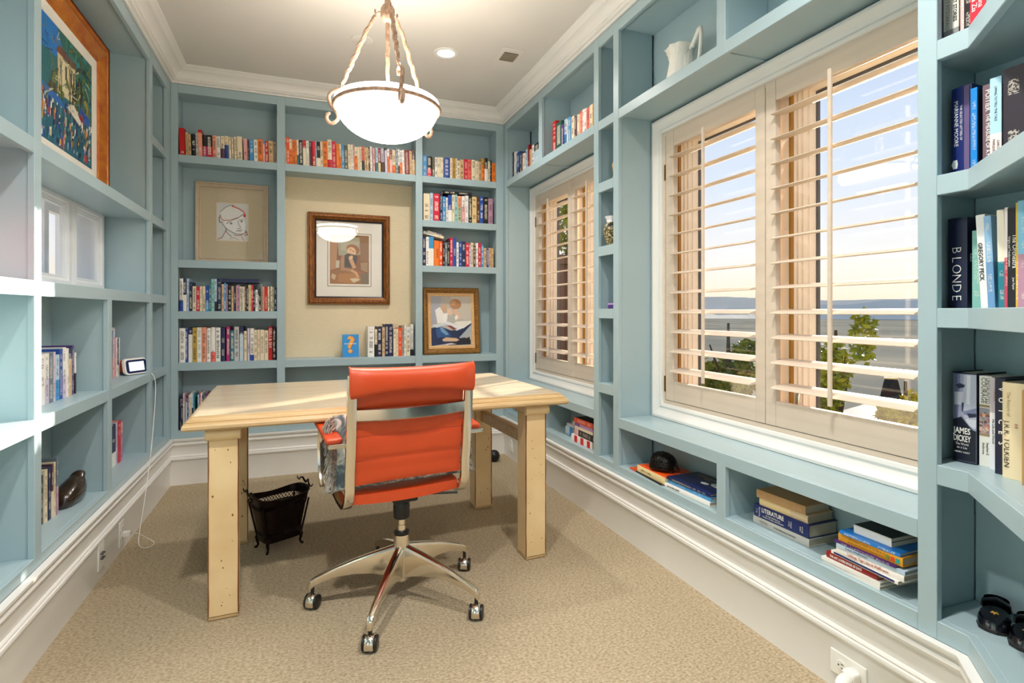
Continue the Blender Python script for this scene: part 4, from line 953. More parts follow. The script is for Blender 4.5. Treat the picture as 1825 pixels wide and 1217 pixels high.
s5 = list(stack([('red and white striped thick book at the bottom of the far low stack', .040,.262,.15,'F0ECE6',None,0,1.552,3.070,0,'pages',0),
  ('book with a dark photograph along its spine, far low stack', .040,.225,.15,'D9A8B4','1C1512',.78,1.556,3.032,.4,'pages',0),
  ('cream paperback above the photograph spine, far low stack', .018,.225,.15,'F0E4CE',None,0,1.556,3.030,.6,'pages',0),
  ('purple and lilac thin book in the far low stack', .018,.222,.15,'6B3FA0','B58CC8',.72,1.556,3.028,.3,'pages',0),
  ('orange-red hardback with dark cover at the top of the far low stack', .032,.222,.15,'D8431A',None,0,1.556,3.030,.5,'pages',1)], 'far low stack'))
for k in range(3): MB().box(-.0196,.0196,-.0022,-.0004,.262-.046-.04*2*k-.034,.262-.046-.04*2*k).build('red_block', mat('red_block_%d' % k, 'CE1722', .5), s5[0])
MB().box(.0150,.0164,.004,.149,.001,.221).build('dark_jacket', mat('dark_jacket', '15151B', .35), s5[4])
for lab, t, x, y0, z, c1, c2 in (('pale blue wide book behind the striped one, far low stack', .052, 1.60, 3.248, .3564, 'A9CDE2', '3C86C4'), ('grey book on the pale blue one, far low stack', .018, 1.605, 3.235, .4090, 'C4BDC6', None), ('light grey book behind the orange-red one, far low stack', .026, 1.61, 3.165, .4280, 'CFC8CC', None)):
    book(lab, t-.0006, .10 if t != .026 else .12, .10, c1, c2, .4 if c2 else 0, (x, y0-(.10 if t != .026 else .12)*1.0, z+t/2), FR, ink=.3, group='far low stack')

# ---------------------------------------------------------------- angled corner bookcase
RRT = Euler((0, 0, -PI/2))
def cbook(lab, y0, w_, h_, d_, c1, c2, spl, z, x, ink=0, yaw=0, lean=0, **k):
    return book(lab, w_-.0006, h_, min(d_, 1.731-x), c1, c2, spl, (x, y0-w_/2, z+.0004+abs(math.sin(math.radians(lean)))*w_/2), (Matrix.Rotation(-PI/2+math.radians(yaw), 3, 'Z')@Matrix.Rotation(math.radians(lean), 3, 'Y')), ink=ink, group='books in the angled corner bookcase', **k)
Z1, Z2, Z3, Z4 = .757, 1.158, 1.498, 1.844
# shelf at .757
jd = cbook('thick hardback with a dark portrait jacket, left end of the angled corner shelf', 0.957, 0.056, .234, .16, '0E1330', '0E1330', 0, Z1, 1.603, round_=.006)
uc = cbook('white paperback with a painted crowd across its spine, angled corner bookcase', 0.899, 0.029, .229, .14, 'EDEAE2', None, 0, Z1, 1.615)
ms = cbook('white and mauve paperback with a pale grey top, angled corner bookcase', 0.868, 0.024, .228, .14, 'C9BEC4', 'F0EEF2', .62, Z1, 1.600)
vo = cbook('navy hardback with widely spaced white capitals, angled corner bookcase', 0.842, 0.022, .231, .14, '171B33', None, 0, Z1, 1.572)
tk = cbook('thick worn cream book with a faded spine, angled corner bookcase', 0.818, 0.050, .225, .15, 'EAD9B2', 'E3C58C', .0, Z1, 1.550, round_=.006, pages='greypages')
cbook('brown old book at the right end of the lower angled shelf', 0.762, 0.050, .215, .14, 'B98E58', None, 0, Z1, 1.520, ink=.4)
text('JAMES', .022, M['winkink'], jd, (-.002, -.0010, .082), fit=.040, bold=.0005); text('DICKEY', .022, M['winkink'], jd, (-.002, -.0010, .062), fit=.040, bold=.0005)
text('The World', .008, M['winkink'], jd, (-.002, -.001, .048), fit=.03); text('as a Lie', .008, M['winkink'], jd, (-.002, -.001, .039), fit=.025); text('HENRY HART', .006, M['winkink'], jd, (-.002, -.001, .027), fit=.036)
for s, x, sz in (('COURAGE', -.006, .015), ('UNDAUNTED', .006, .012)): text(s, sz, M['ink'], uc, (x*.8, -.0004, .192), DN, RT, fit=.065)
text('Stephen E.', .008, M['ink'], uc, (.004, -.0004, .045), DN, RT, fit=.035); text('Ambrose', .008, M['ink'], uc, (-.005, -.0004, .045), DN, RT, fit=.03)
text('MASSIE', .010, mat('rust_ink', 'A3483A', .6), ms, (0, -.0004, .185), DN, RT, fit=.05); text('His Life and World', .008, M['ink'], ms, (-.004, -.0004, .095), DN, RT, fit=.06)
for k in range(9): text('CATHERINE'[k], .008, mat('violet_ink', '8C4A9E', .6) if k == 0 else bpy.data.materials['violet_ink'], ms, (.008, -.0004, .205-.018*k), DN, RT)
for k, ch_ in enumerate('VOICES'): text(ch_, .016, M['winkink'], vo, (.002, -.0004, .205-.026*k), DN, RT, bold=.0003)
text('The Return of', .010, mat('faded_title', 'B5A27C', .7), tk, (-.010, .0000, .175), DN, RT, fit=.08); text('J.R.R. TOLKIEN', .017, M['ink'], tk, (-.014, .0009, .080), DN, RT, fit=.125)
for zz in (.128, .122): text('=', .012, mat('red_rule', 'A0401E', .6) if zz == .128 else bpy.data.materials['red_rule'], tk, (.006, -.0012, zz))
# shelf at eye level
bl = cbook('navy glossy hardback with tall thin white letters down its spine', 0.966, 0.046, .236, .16, '141B3A', None, 0, Z2, 1.600, round_=.005)
cbook('slim pale green hardback beside the glossy navy one, angled corner bookcase', 0.901, 0.022, .196, .12, '86BDB3', None, 0, Z2, 1.590, ink=.4)
gp = cbook('leaning white hardback with black capitals, angled corner bookcase', 0.874, 0.020, .232, .14, 'F0F0EE', None, 0, Z2, 1.577, lean=-3)
cbook('leaning glossy light blue book, angled corner bookcase', 0.851, 0.016, .224, .13, '8DB9DE', '6E9CC8', .5, Z2, 1.560, ink=.5, lean=-2.5, round_=.002)
cbook('cream book with a teal lower half, angled corner bookcase', 0.820, 0.015, .232, .13, 'E6E0CE', '1E7E8E', .47, Z2, 1.545, ink=.35, lean=-1)
cbook('slim pink and white paperback, angled corner bookcase', 0.803, 0.008, .234, .13, 'EDE4E4', 'C8425C', .5, Z2, 1.535, ink=.35)
oc = cbook('black paperback about an orchestra in the angled corner bookcase', 0.793, 0.020, .230, .13, '14131C', None, 0, Z2, 1.527)
cbook('slim yellow hardback right of the black orchestra book', 0.771, 0.006, .238, .13, 'D8B53A', None, 0, Z2, 1.515, ink=.6)
cbook('sunset-coloured paperback at the right end of the eye-level shelf', 0.763, 0.030, .240, .13, '86C3E0', 'B98AA0', .5, Z2, 1.507, ink=.4)
for k, ch_ in enumerate('BLONDE'): text(ch_, .032, M['winkink'], bl, (.000, -.0008, .152-.025*k), DN, RT, fit=None, bold=-.0004)
text('BL', .030, M['winkink'], bl, (.0232, .030, .130), (0,1,0), (0,0,1), bold=-.0003); text('JO', .016, M['winkink'], bl, (.0232, .032, .070), (0,1,0), (0,0,1), bold=-.0002)
text('GREGORY PECK', .013, M['ink'], gp, (-.004, -.0004, .115), DN, RT, fit=.14, bold=.0003)
text('The Orchestra', .013, M['winkink'], oc, (.004, -.0004, .130), DN, RT, fit=.095); text('Origins and Transformations', .006, M['winkink'], oc, (-.006, -.0004, .130), DN, RT, fit=.085); text('Joan Peyser', .006, M['winkink'], oc, (.002, -.0004, .055), DN, RT, fit=.035)
# shelf above eye level
mm = cbook('thick royal blue hardback with a mauve stripe and spaced white capitals', 0.957, 0.048, .236, .17, '16296B', None, 0, Z3, 1.600, round_=.004)
MB().box(.008,.020,.0003,.0012,.002,.234).build('mauve_stripe', mat('mauve_stripe', '6E5E86', .4), mm)
text('MARIANNE MOORE', .0135, M['winkink'], mm, (-.011, .0003, .142), DN, RT, fit=.15); text('THE SELECTED LETTERS OF', .0075, M['winkink'], mm, (.001, -.0003, .142), DN, RT, fit=.145)
text('THE SELECTED', .011, M['winkink'], mm, (.0240, .080, .216), (0,1,0), (0,0,1), fit=.10)
MB().lathe([(.0003,.0003),(.008,.0002),(.010,0)], 6).build('emblem', M['plate'], mm).matrix_local = Matrix.Translation((-.013,.0006,.036))@Matrix.Rotation(PI/2,4,'X')@Matrix.Diagonal((.9,1.3,1,1))
bb = cbook('slim cyan-spined book with a dark cover, angled corner bookcase', 0.896, 0.015, .212, .14, '1285D6', None, 0, Z3, 1.575, ink=.4)
MB().box(.0072,.0076,.004,.139,.002,.210).build('dark_front', mat('dark_front', '17203F', .4), bb)
MB().box(.0077,.0079,.025,.07,.085,.19).build('pale_figure', mat('pale_figure', 'B9B3A2', .6), bb)
po_ = cbook('mauve-brown hardback with white capitals, angled corner bookcase', 0.860, 0.020, .204, .14, '6B5560', None, 0, Z3, 1.558)
text('POITIER', .015, M['winkink'], po_, (.001, -.0004, .165), DN, RT, fit=.055); text('THE MEASURE OF A MAN', .012, M['winkink'], po_, (.001, -.0004, .072), DN, RT, fit=.12)
lv = cbook('pale blue and pink hardback with a sepia portrait cover', 0.835, 0.024, .208, .14, 'A9D2E6', 'F0DAD8', .36, Z3, 1.540)
text('LIVING TO TELL THE TALE', .007, M['ink'], lv, (0, -.0004, .145), DN, RT, fit=.10); text('GARCIA', .007, M['ink'], lv, (.005, -.0004, .045), DN, RT, fit=.03); text('MARQUEZ', .007, M['ink'], lv, (-.004, -.0004, .045), DN, RT, fit=.04)
cbook('dark hardback at the right end of the shelf with the blue letters book', 0.795, 0.040, .21, .13, '2A2430', None, 0, Z3, 1.515, ink=.5)
# top shelf in view
fz = cbook('cream jacketed story collection on the top angled shelf', 0.968, 0.037, .225, .15, 'DDD9CE', '8E8E8E', .2, Z4, 1.590)
text('SHORT STORIES', .012, M['ink'], fz, (.009, -.0004, .105), DN, RT, fit=.10, bold=.0003); text('F. SCOTT FITZGERALD', .012, mat('grey_ink', '6E6A60', .6), fz, (-.009, -.0004, .105), DN, RT, fit=.13)
cbook('slim pink book on the top angled shelf', 0.925, 0.010, .20, .13, 'E3B7B4', None, 0, Z4, 1.585, ink=.5)
cbook('black paperback on the top angled shelf', 0.912, 0.020, .205, .13, '1A181E', None, 0, Z4, 1.577, ink=.5)
rd = cbook('bright red book with white script on the top angled shelf', 0.886, 0.034, .21, .13, 'D81E36', None, 0, Z4, 1.556, ink=0)
text('La Cucina', .016, M['winkink'], rd, (.006, -.0004, .085), DN, RT, fit=.10); text('della Zia', .016, M['winkink'], rd, (-.008, -.0004, .075), DN, RT, fit=.08)
cbook('grey book at the right end of the top angled shelf', 0.840, 0.040, .21, .13, '9AA0A8', None, 0, Z4, 1.535, ink=.5)
# ================================================================ PICTURES
def raster(nw, nh, bg, shapes, noise=.0, seed=0, top=None):
    rs = np.random.RandomState(seed)
    u, v = np.meshgrid(np.linspace(0, 1, nw+1), np.linspace(0, 1, nh+1))
    img = np.zeros((nh+1, nw+1, 3)); img[:] = lin(bg)
    if top: img = img*(1-v[..., None])+np.array(lin(top))*v[..., None]
    px = 1.0/nw; asp = nh/nw
    for s in shapes:
        k, col = s[0], np.array(lin(s[1])); al = 1.0
        if k == 'e':
            cx, cy_, rx, ry = s[2:6]; r_ = math.radians(s[6]) if len(s) > 6 else 0
            du, dv = u-cx, (v-cy_)
            x = (du*math.cos(r_)+dv*asp*math.sin(r_))/rx; y = (-du*math.sin(r_)+dv*asp*math.cos(r_))/(ry*asp)
            d = (np.sqrt(x*x+y*y)-1)*min(rx, ry); al = np.clip(.5-d/px, 0, 1)
        elif k == 'p':
            pts = s[2]; ins = np.zeros(u.shape, bool); n = len(pts); dm = np.full(u.shape, 9.)
            for i in range(n):
                (x0, y0), (x1, y1) = pts[i], pts[(i+1) % n]
                c_ = ((y0 > v) != (y1 > v)) & (u < (x1-x0)*(v-y0)/((y1-y0) if y1 != y0 else 1e-9)+x0); ins ^= c_
                t = np.clip(((u-x0)*(x1-x0)+(v-y0)*(y1-y0))/((x1-x0)**2+(y1-y0)**2+1e-12), 0, 1); dm = np.minimum(dm, np.hypot(u-x0-t*(x1-x0), (v-y0-t*(y1-y0))*asp))
            al = np.clip(.5+np.where(ins, dm, -dm)/px, 0, 1)
        elif k == 'l':
            wd = s[2]; pts = s[3]; dm = np.full(u.shape, 9.)
            for (x0, y0), (x1, y1) in zip(pts[:-1], pts[1:]):
                t = np.clip(((u-x0)*(x1-x0)+(v-y0)*(y1-y0))/((x1-x0)**2+(y1-y0)**2+1e-12), 0, 1); dm = np.minimum(dm, np.hypot(u-x0-t*(x1-x0), (v-y0-t*(y1-y0))*asp))
            al = np.clip(.5+(wd-dm)/px, 0, 1)
        img = img*(1-al[..., None])+col*al[..., None]
    if noise: img = img*(1+noise*(rs.rand(nh+1, nw+1, 1)-.5)*2)
    return np.clip(img, 0, 1)
PRINT, t_, b_ = nodes('printed_picture'); a_ = t_.nodes.new('ShaderNodeVertexColor'); a_.layer_name = 'Col'; t_.links.new(a_.outputs[0], b_.inputs['Base Color']); b_.inputs['Roughness'].default_value = .6
def picture(name, img, fn, parent):     # fn(u, v) -> local point
    nh, nw = img.shape[0]-1, img.shape[1]-1
    P = [[fn(i/nw, j/nh) for i in range(nw+1)] for j in range(nh+1)]
    ob = MB().grid(P).build(name, PRINT, parent, normals=False)
    ca = ob.data.color_attributes.new('Col', 'FLOAT_COLOR', 'POINT')
    ca.data.foreach_set('color', np.concatenate([img.reshape(-1, 3), np.ones((img.shape[0]*img.shape[1], 1))], 1).astype(np.float32).ravel())
    return ob
def sframe(root, name, w_, h_, prof, m):   # picture frame in the local xz plane, front towards -y
    fn = lambda d, y, z: (y, -d, z)
    frame_pieces(root, name, -w_/2, w_/2, 0, h_, prof, m, fn)
M['beige'] = mat('limed_frame', 'C4B199', .5, var=.06, vs=30); M['beige2'] = mat('ivory_fillet', 'E0D2BC', .5)
M['goldfr'] = mat('old_gold_frame', 'A06428', .38, .35, var=.25, vs=20, col2='5A2E10', stretch=(6, 6, 1.2)); M['goldlt'] = mat('gilt_fillet', 'D9A85C', .35, .5, var=.2, vs=40)
M['blackfr'] = mat('black_fillet', '241A22', .4); M['oakfr'] = mat('oak_gold_frame', 'A5762F', .42, .2, var=.25, vs=18, col2='6E471A', stretch=(2, 2, 8)); M['ropefr'] = mat('rope_fillet', 'E2B884', .5, .1, var=.3, vs=160)
M['linen'] = mat('linen_mat', 'C9BA9C', .9, var=.05, vs=200); M['offwhite'] = mat('white_mat', 'EFEBE2', .9, var=.02)
# sketch of a head in a beret
r = thing('framed_sketch', 'framed ink sketch of a head in a beret, wide beige mount', 'picture', (-.468, 4.386, 1.4925), 0)
w_, h_ = .468, .568
sframe(r, 'frame', w_, h_, [(0,-.01),(0,.014),(.004,.018),(.012,.018),(.015,.012),(.024,.010),(.028,.014),(.034,.013),(.036,.004),(.036,-.01)], 'beige')
MB().box(-w_/2+.03, w_/2-.03, -.002, 0.0, .03, h_-.03).build('mount', M['linen'], r)
def nq(pts, x0, x1, y0, y1): return [((x-x0)/(x1-x0), 1-(y-y0)/(y1-y0)) for x, y in pts]
g = lambda *p: nq(p, 360, 780, 350, 870)
img = raster(84, 104, 'D3D4D2', [
 ('p','E6E5E2', g((405,515),(425,440),(545,370),(600,390),(740,460),(712,500),(560,585),(440,590))),
 ('p','E9E8E6', g((440,600),(560,585),(715,510),(745,640),(735,760),(650,780),(520,720),(480,690))),
 ('p','DEDBD6', g((480,720),(600,790),(700,800),(720,870),(430,870))),
 ('l','C4552E',.012, g((405,545),(440,590),(540,585),(640,545))), ('l','241E1E',.012, g((405,520),(388,560),(392,620),(430,622))), ('l','C8481F',.020, g((560,380),(600,395),(660,415),(720,455),(745,500))), ('e','CF2A16', *g((735,510))[0], .045, .045),('e','B8482A', *g((575,382))[0], .035, .028),
 ('l','3A3030',.008, g((405,470),(480,400),(545,372))), ('l','3A3030',.010, g((560,580),(640,550),(715,490))), ('l','2A2424',.010, g((490,635),(520,610),(555,608))), ('e','1E1A1A', *g((550,632))[0], .042, .018, 8), ('l','2A2424',.009, g((665,580),(690,570),(715,572))), ('e','1E1A1A', *g((695,595))[0], .036, .018, 8),
 ('l','4A3430',.008, g((645,590),(655,640),(680,680),(665,700),(635,695))), ('l','241E1E',.010, g((622,735),(660,725),(700,715))), ('l','3A3030',.006, g((655,742),(690,740))), ('l','2A2424',.009, g((430,640),(470,690),(520,730),(600,770),(680,780),(740,760),(750,720))), ('l','2A2424',.010, g((480,700),(490,760),(560,820))), ('l','A0452A',.012, g((370,860),(430,830),(480,730))), ('l','A0452A',.010, g((590,790),(650,800),(720,770),(770,740))), ('l','8A3A22',.014, g((760,735),(775,780),(740,790))), ('l','C04A2A',.010, g((690,800),(710,840),(730,868))), ('l','5A4A46',.006, g((530,850),(600,830),(650,860)))], noise=.03)
picture('drawing', img, lambda u, v: (-.098+.196*u, -.0028, .162+.262*v), r)
for sx_, (x0, x1, z0, z1) in enumerate(((-.103,-.098,.157,.429),(.098,.103,.157,.429),(-.103,.103,.157,.162),(-.103,.103,.424,.429))): MB().box(x0,x1,-.0032,-.0021,z0,z1).build('inner_bevel', M['beige2'], r)
MB().box(-w_/2+.034, w_/2-.034, -.0060, -.0045, .034, h_-.034).build('glazing', M['glass'], r)
r.rotation_euler = (math.radians(-1.2), 0, 0)
# print of a woman at a table
r = thing('framed_print', 'gold and black framed print of a pensive woman leaning at a table', 'picture', (.337, 4.4245, 1.203), 0)
w_, h_ = .606, .693
sframe(r, 'frame', w_, h_, [(0,-.0),(0,.022),(.004,.026),(.010,.026),(.016,.034),(.028,.034),(.040,.024),(.048,.020),(.050,.012),(.050,0)], 'goldfr')
sframe(r, 'black_fillet', w_-.098, h_-.098, [(0,0),(0,.016),(.004,.018),(.012,.014),(.013,0)], 'blackfr')
[setattr(c_, 'location', (0, 0, .049)) for c_ in r.children if c_.name.startswith('black_fillet')]
MB().box(-.245,.245,-.006,-.001,.058,h_-.058).build('mount', M['offwhite'], r)
for x0, x1, z0, z1 in ((-.163,-.157,.140,.545),(.157,.163,.140,.545),(-.163,.163,.137,.143),(-.163,.163,.542,.548)): MB().box(x0,x1,-.0072,-.0058,z0,z1).build('mount_line', mat('mount_line', 'A89C86', .8) if 'mount_line' not in bpy.data.materials else bpy.data.materials['mount_line'], r)
g = lambda *p: nq(p, 325, 795, 325, 925)
img = raster(90, 114, '8C5A34', [
 ('p','B98A62', g((325,325),(420,325),(400,740),(325,760))), ('p','A8A288', g((410,340),(730,350),(720,560),(430,580))), ('p','B7B199', g((440,380),(690,390),(640,500),(460,520))), ('p','96714C', g((680,330),(795,330),(795,640),(690,640))),
 ('p','9E6A3C', g((325,770),(450,740),(640,750),(795,800),(795,925),(325,925))), ('p','B47C44', g((430,800),(640,790),(700,860),(600,915),(420,900))), ('p','7A6B55', g((690,800),(795,780),(795,925),(700,920))),
 ('e','A06638', *g((600,500))[0], .17, .10, -20), ('e','E3BC94', *g((582,530))[0], .115, .10, 15), ('p','4B443F', g((480,585),(540,548),(640,570),(655,600),(630,720),(500,720))), ('p','B08A62', g((470,570),(500,580),(495,725),(600,745),(590,775),(455,755),(450,640))), ('p','D0A078', g((550,590),(590,600),(640,720),(600,740),(555,640))), ('e','E6BE98', *g((575,600))[0], .06, .035, 40), ('l','D6A67E',.030, g((590,760),(640,790),(660,835))),
 ('p','A98A68', g((690,660),(780,650),(780,780),(700,750))), ('p','D8C8A4', g((560,860),(640,850),(690,870),(610,910))), ('p','C9AE8C', g((350,800),(400,820),(380,880),(340,850))), ('p','C8C0A8', g((400,640),(440,640),(435,730),(395,730))),
 ('l','3A2418',.008, g((560,505),(580,500))), ('l','3A2418',.008, g((595,520),(615,525))), ('l','8A4A34',.008, g((560,560),(585,568)))], noise=.09, seed=3)
picture('print', img, lambda u, v: (-.145+.289*u, -.0064, .157+.376*v), r)
MB().box(-.246,.246,-.0112,-.0098,.058,h_-.058).build('glazing', M['glass'], r)
# girl reading, wide wooden frame, leaning in the right column
r = thing('framed_painting', 'wooden framed painting of a girl reading a large book, leaning on its shelf', 'picture', (1.122, 4.330, .8085), 0)
w_, h_ = .466, .532
sframe(r, 'frame', w_, h_, [(0,-.002),(0,.018),(.006,.026),(.020,.028),(.034,.020),(.040,.012),(.042,.004),(.042,-.002)], 'oakfr')
sframe(r, 'rope_fillet', w_-.082, h_-.082, [(0,0),(0,.012),(.004,.014),(.008,.010),(.014,.013),(.022,.011),(.026,.006),(.026,0)], 'ropefr')
[setattr(c_, 'location', (0, 0, .041)) for c_ in r.children if c_.name.startswith('rope_fillet')]
g = lambda *p: nq(p, 235, 900, 185, 1015)
img = raster(100, 124, 'B9B4AE', [
 ('p','A8AAB4', g((235,185),(420,185),(330,620),(235,680))), ('p','C7C0B4', g((560,185),(900,185),(900,600),(640,560))),
 ('p','EDEBE8', g((305,420),(380,370),(440,460),(440,560),(490,630),(340,640))), ('p','F2F0EE', g((440,480),(510,470),(500,620),(430,620))), ('p','C9A78C', g((400,360),(450,310),(500,340),(490,450),(440,480))),
 ('e','B4835A', *g((640,320))[0], .145, .105, -10), ('e','C89A72', *g((600,300))[0], .07, .05, 20), ('p','E6C6AC', g((495,400),(560,390),(600,470),(540,510),(510,490))), ('p','E0BC9E', g((600,420),(660,400),(720,520),(690,590),(650,560))), ('p','F0EEE8', g((620,540),(660,500),(680,540),(640,600))), ('p','E9C7AA', g((540,470),(580,480),(560,510))), ('p','B9B7B2', g((510,520),(620,520),(600,640),(490,610))),
 ('p','1E2E55', g((235,720),(380,690),(560,760),(720,740),(900,640),(900,760),(760,900),(640,960),(235,1015))), ('p','2E5590', g((310,740),(420,700),(540,820),(560,860),(330,880))), ('p','6F9CC0', g((370,700),(420,710),(520,820),(480,840),(400,780))), ('p','A9B4BC', g((690,880),(900,660),(900,780),(770,930))),
 ('p','DDE4E8', g((245,680),(500,615),(765,720),(650,765),(480,665),(330,710))), ('p','C9D3DA', g((270,690),(480,640),(470,670),(330,715))), ('p','8E3A30', g((480,670),(560,680),(660,740),(590,750))), ('p','E8E4DA', g((600,640),(660,610),(900,600),(890,640),(760,725))), ('l','F4F2EE',.008, g((495,618),(760,722),(895,625))),
 ('p','171B30', g((640,900),(780,880),(880,930),(880,1000),(500,1010))), ('p','D9B796', g((410,910),(470,875),(640,890),(690,920),(640,945),(430,940))), ('p','D8D0CE', g((460,985),(560,970),(640,990),(480,1000))), ('p','20180F', g((790,900),(860,870),(880,950),(800,960)))], noise=.05, seed=5)
picture('canvas', img, lambda u, v: (-.168+.336*u, -.006, .065+.402*v), r)
MB().box(-.195,.195,-.004,.002,.04,h_-.04).build('backing', M['offwhite'], r)
r.rotation_euler = (math.radians(-5.5), 0, 0)
# big street scene in the left niche (front faces +x)
r = thing('framed_painting', 'large impasto street market painting in a broad gold frame, left niche', 'picture', (-1.014, 2.985, 1.7155), PI/2)
w_, h_ = 1.16, .845
M['gold2'] = mat('bright_gold_frame', 'D08423', .3, .25, var=.15, vs=12, col2='B4581A', stretch=(1.5, 1.5, 1.5))
sframe(r, 'frame', w_, h_, [(0,-.004),(0,.030),(.006,.036),(.014,.036),(.020,.026),(.050,.040),(.080,.030),(.100,.018),(.108,.022),(.116,.014),(.118,0)], 'gold2')
sframe(r, 'linen_liner', w_-.232, h_-.232, [(0,0),(0,.013),(.012,.012),(.040,.008),(.044,.003),(.044,0)], 'offwhite')
[setattr(c_, 'location', (0, 0, .116)) for c_ in r.children if c_.name.startswith('linen_liner')]
bd = MB()
for k in range(120):
    for (x, z) in (((-w_/2+.008), .005+k*(h_-.01)/119), ((w_/2-.008), .005+k*(h_-.01)/119)): bd.obox((x, -.037, z), (.0028,0,0), (0,.0028,0), (0,0,.0028))
for k in range(160): bd.obox((-w_/2+.01+k*(w_-.02)/159, -.037, h_-.008), (.0028,0,0), (0,.0028,0), (0,0,.0028))
bd.build('beading', mat('dark_gilt_bead', '6A2E10', .4, .3), r, kind='stuff')
rs = random.Random(11); sh = [('p','1F78C8', [(0,.7),(0,1),(.75,1),(.7,.75)]), ('p','2C6A62', [(.5,1),(1,1),(1,.4),(.72,.45),(.62,.7)]), ('p','23504A', [(0,1),(.25,1),(.2,.7),(0,.6)])]
for k in range(140): sh.append(('e', rs.choice(('1D5E5A','2E7A70','3D5A3A','204048','5A7A3C','2A8A8A')), rs.uniform(.62,1), rs.uniform(.5,1), rs.uniform(.01,.05), rs.uniform(.008,.03), rs.uniform(0,90)))
sh += [('p','D6CBA0', [(.50,.46),(.50,.80),(.74,.80),(.74,.48)]), ('p','E4DDB8', [(.56,.5),(.56,.78),(.64,.78),(.64,.5)]), ('p','7A4A3A', [(.48,.79),(.52,.86),(.73,.85),(.77,.79)]), ('p','3A3A40', [(.60,.62),(.60,.74),(.625,.74),(.625,.62)]), ('p','3A3A40', [(.67,.60),(.67,.72),(.69,.72),(.69,.60)])]
for k in range(30): sh.append(('e', rs.choice(('8A8A30','6E7A2E','A8903A','4A4A34')), rs.uniform(.4,.95), rs.uniform(.38,.62), rs.uniform(.015,.04), rs.uniform(.02,.05), rs.uniform(0,90)))
for k in range(14):
    x = rs.uniform(.4,.98); sh.append(('l','1E1E22', .004, [(x,.3),(x+rs.uniform(-.02,.02),.55),(x+rs.uniform(-.06,.06),.75)]))
sh.append(('p','1E6478', [(0,0),(1,0),(1,.22),(0,.3)]))
for k in range(420):
    x, y = rs.uniform(0,1), rs.uniform(.04,.42); c_ = rs.choice(('1C50B0','E8E4DC','B8282A','1A2A3A','D8B050','2A6A9A','101820','C86A50','3A8AA0','EFEAE0','23386A'))
    dx, dy = rs.uniform(.003,.013), rs.uniform(.010,.045); sh.append(('p', c_, [(x-dx,y-dy),(x+dx*.6,y-dy*.8),(x+dx,y+dy),(x-dx*.7,y+dy*.9)]))
sh += [('p','E9E2D4', [(.62,.40),(.72,.47),(.84,.36),(.80,.33)]), ('p','1F58C0', [(.8,.5),(.95,.47),(.94,.38),(.82,.40)]), ('p','A82228', [(.78,.44),(.86,.42),(.84,.36)]), ('p','2A6FC0', [(.3,.45),(.55,.42),(.6,.36),(.35,.38)])]
for k in range(90):
    x, y = rs.uniform(.3,1), rs.uniform(.4,.95); sh.append(('l', rs.choice(('16181C','E0D9B8','1A3A44','3A7A8A','8A7A2E')), .0025, [(x,y),(x+rs.uniform(-.05,.05),y+rs.uniform(-.05,.05)),(x+rs.uniform(-.07,.07),y+rs.uniform(-.08,.08))]))
img = raster(230, 150, '2B6E78', sh, noise=.14, seed=9)
picture('canvas', img, lambda u, v: (-.425+.85*u, -.004, .155+.535*v), r)
MB().box(-.53,.53,-.003,.001,.06,h_-.06).build('backing', M['offwhite'], r)
# covers that carry pictures
g = lambda *p: nq(p, 88, 320, 112, 985)
img = raster(40, 150, '9AA0B8', [('p','6E7698', g((88,112),(180,112),(150,560),(88,580))), ('p','B9BED0', g((215,112),(320,112),(320,640),(240,600),(190,480))), ('p','D9DCE6', g((240,120),(275,120),(265,420),(235,400))), ('p','2A2F4E', g((125,230),(170,205),(225,220),(215,245),(160,262))), ('p','C9CDDC', g((110,300),(210,290),(190,420),(110,430))), ('p','2E3454', g((190,400),(215,395),(205,500),(190,480))), ('p','7C84A4', g((200,490),(320,440),(320,520),(215,520))), ('p','1E2344', g((240,500),(320,495),(320,530),(260,545))), ('p','D2D6E2', g((230,560),(320,560),(310,650),(260,620))), ('p','0B1026', g((88,580),(190,540),(290,660),(320,670),(320,985),(88,985)))], noise=.05)
picture('jacket_print', img, lambda u, v: (-.0274+.0548*u, .0060*(2*u-1)**2-.0004, .004+.226*v), jd)
img = raster(24, 60, '9C9AA4', [('e', rs.choice(('C98A70','E2B090','7E4A3C','B8A090','D9C0AC','5A3A34','A8584A')), rs.uniform(0,1), rs.uniform(0,.8), rs.uniform(.04,.12), rs.uniform(.03,.08), rs.uniform(0,90)) for k in range(60)], noise=.1)
picture('spine_print', img, lambda u, v: (-.0139+.0278*u, -.0003, .082+.066*v), uc)
for zz in (.150, .077): MB().box(-.0141,.0141,-.0006,-.0001,zz,zz+.006).build('tan_band', mat('tan_band', '9E8A62', .6) if zz == .150 else bpy.data.materials['tan_band'], uc)
img = raster(50, 76, '3A3236', [('p','6B5A50', [(0,.3),(.3,.5),(.4,1),(0,1)]), ('e','2A2224',.62,.72,.20,.16), ('e','C9B59A',.64,.60,.15,.15), ('p','B8A488', [(.35,.1),(.5,.35),(.8,.35),(.95,.1),(.9,0),(.4,0)]), ('e','1E181A',.58,.62,.025,.012), ('e','1E181A',.70,.62,.025,.012), ('l','5A3A34',.012,[(.6,.51),(.68,.51)]), ('l','8A7664',.01,[(.64,.6),(.655,.56)])], noise=.08)
picture('portrait_cover', img, lambda u, v: (.0119, .003+.13*u, .004+.185*v), lv)
text('NATIONAL', .008, M['winkink'], lv, (.0121, .06, .198), (0,1,0), (0,0,1), fit=.08)
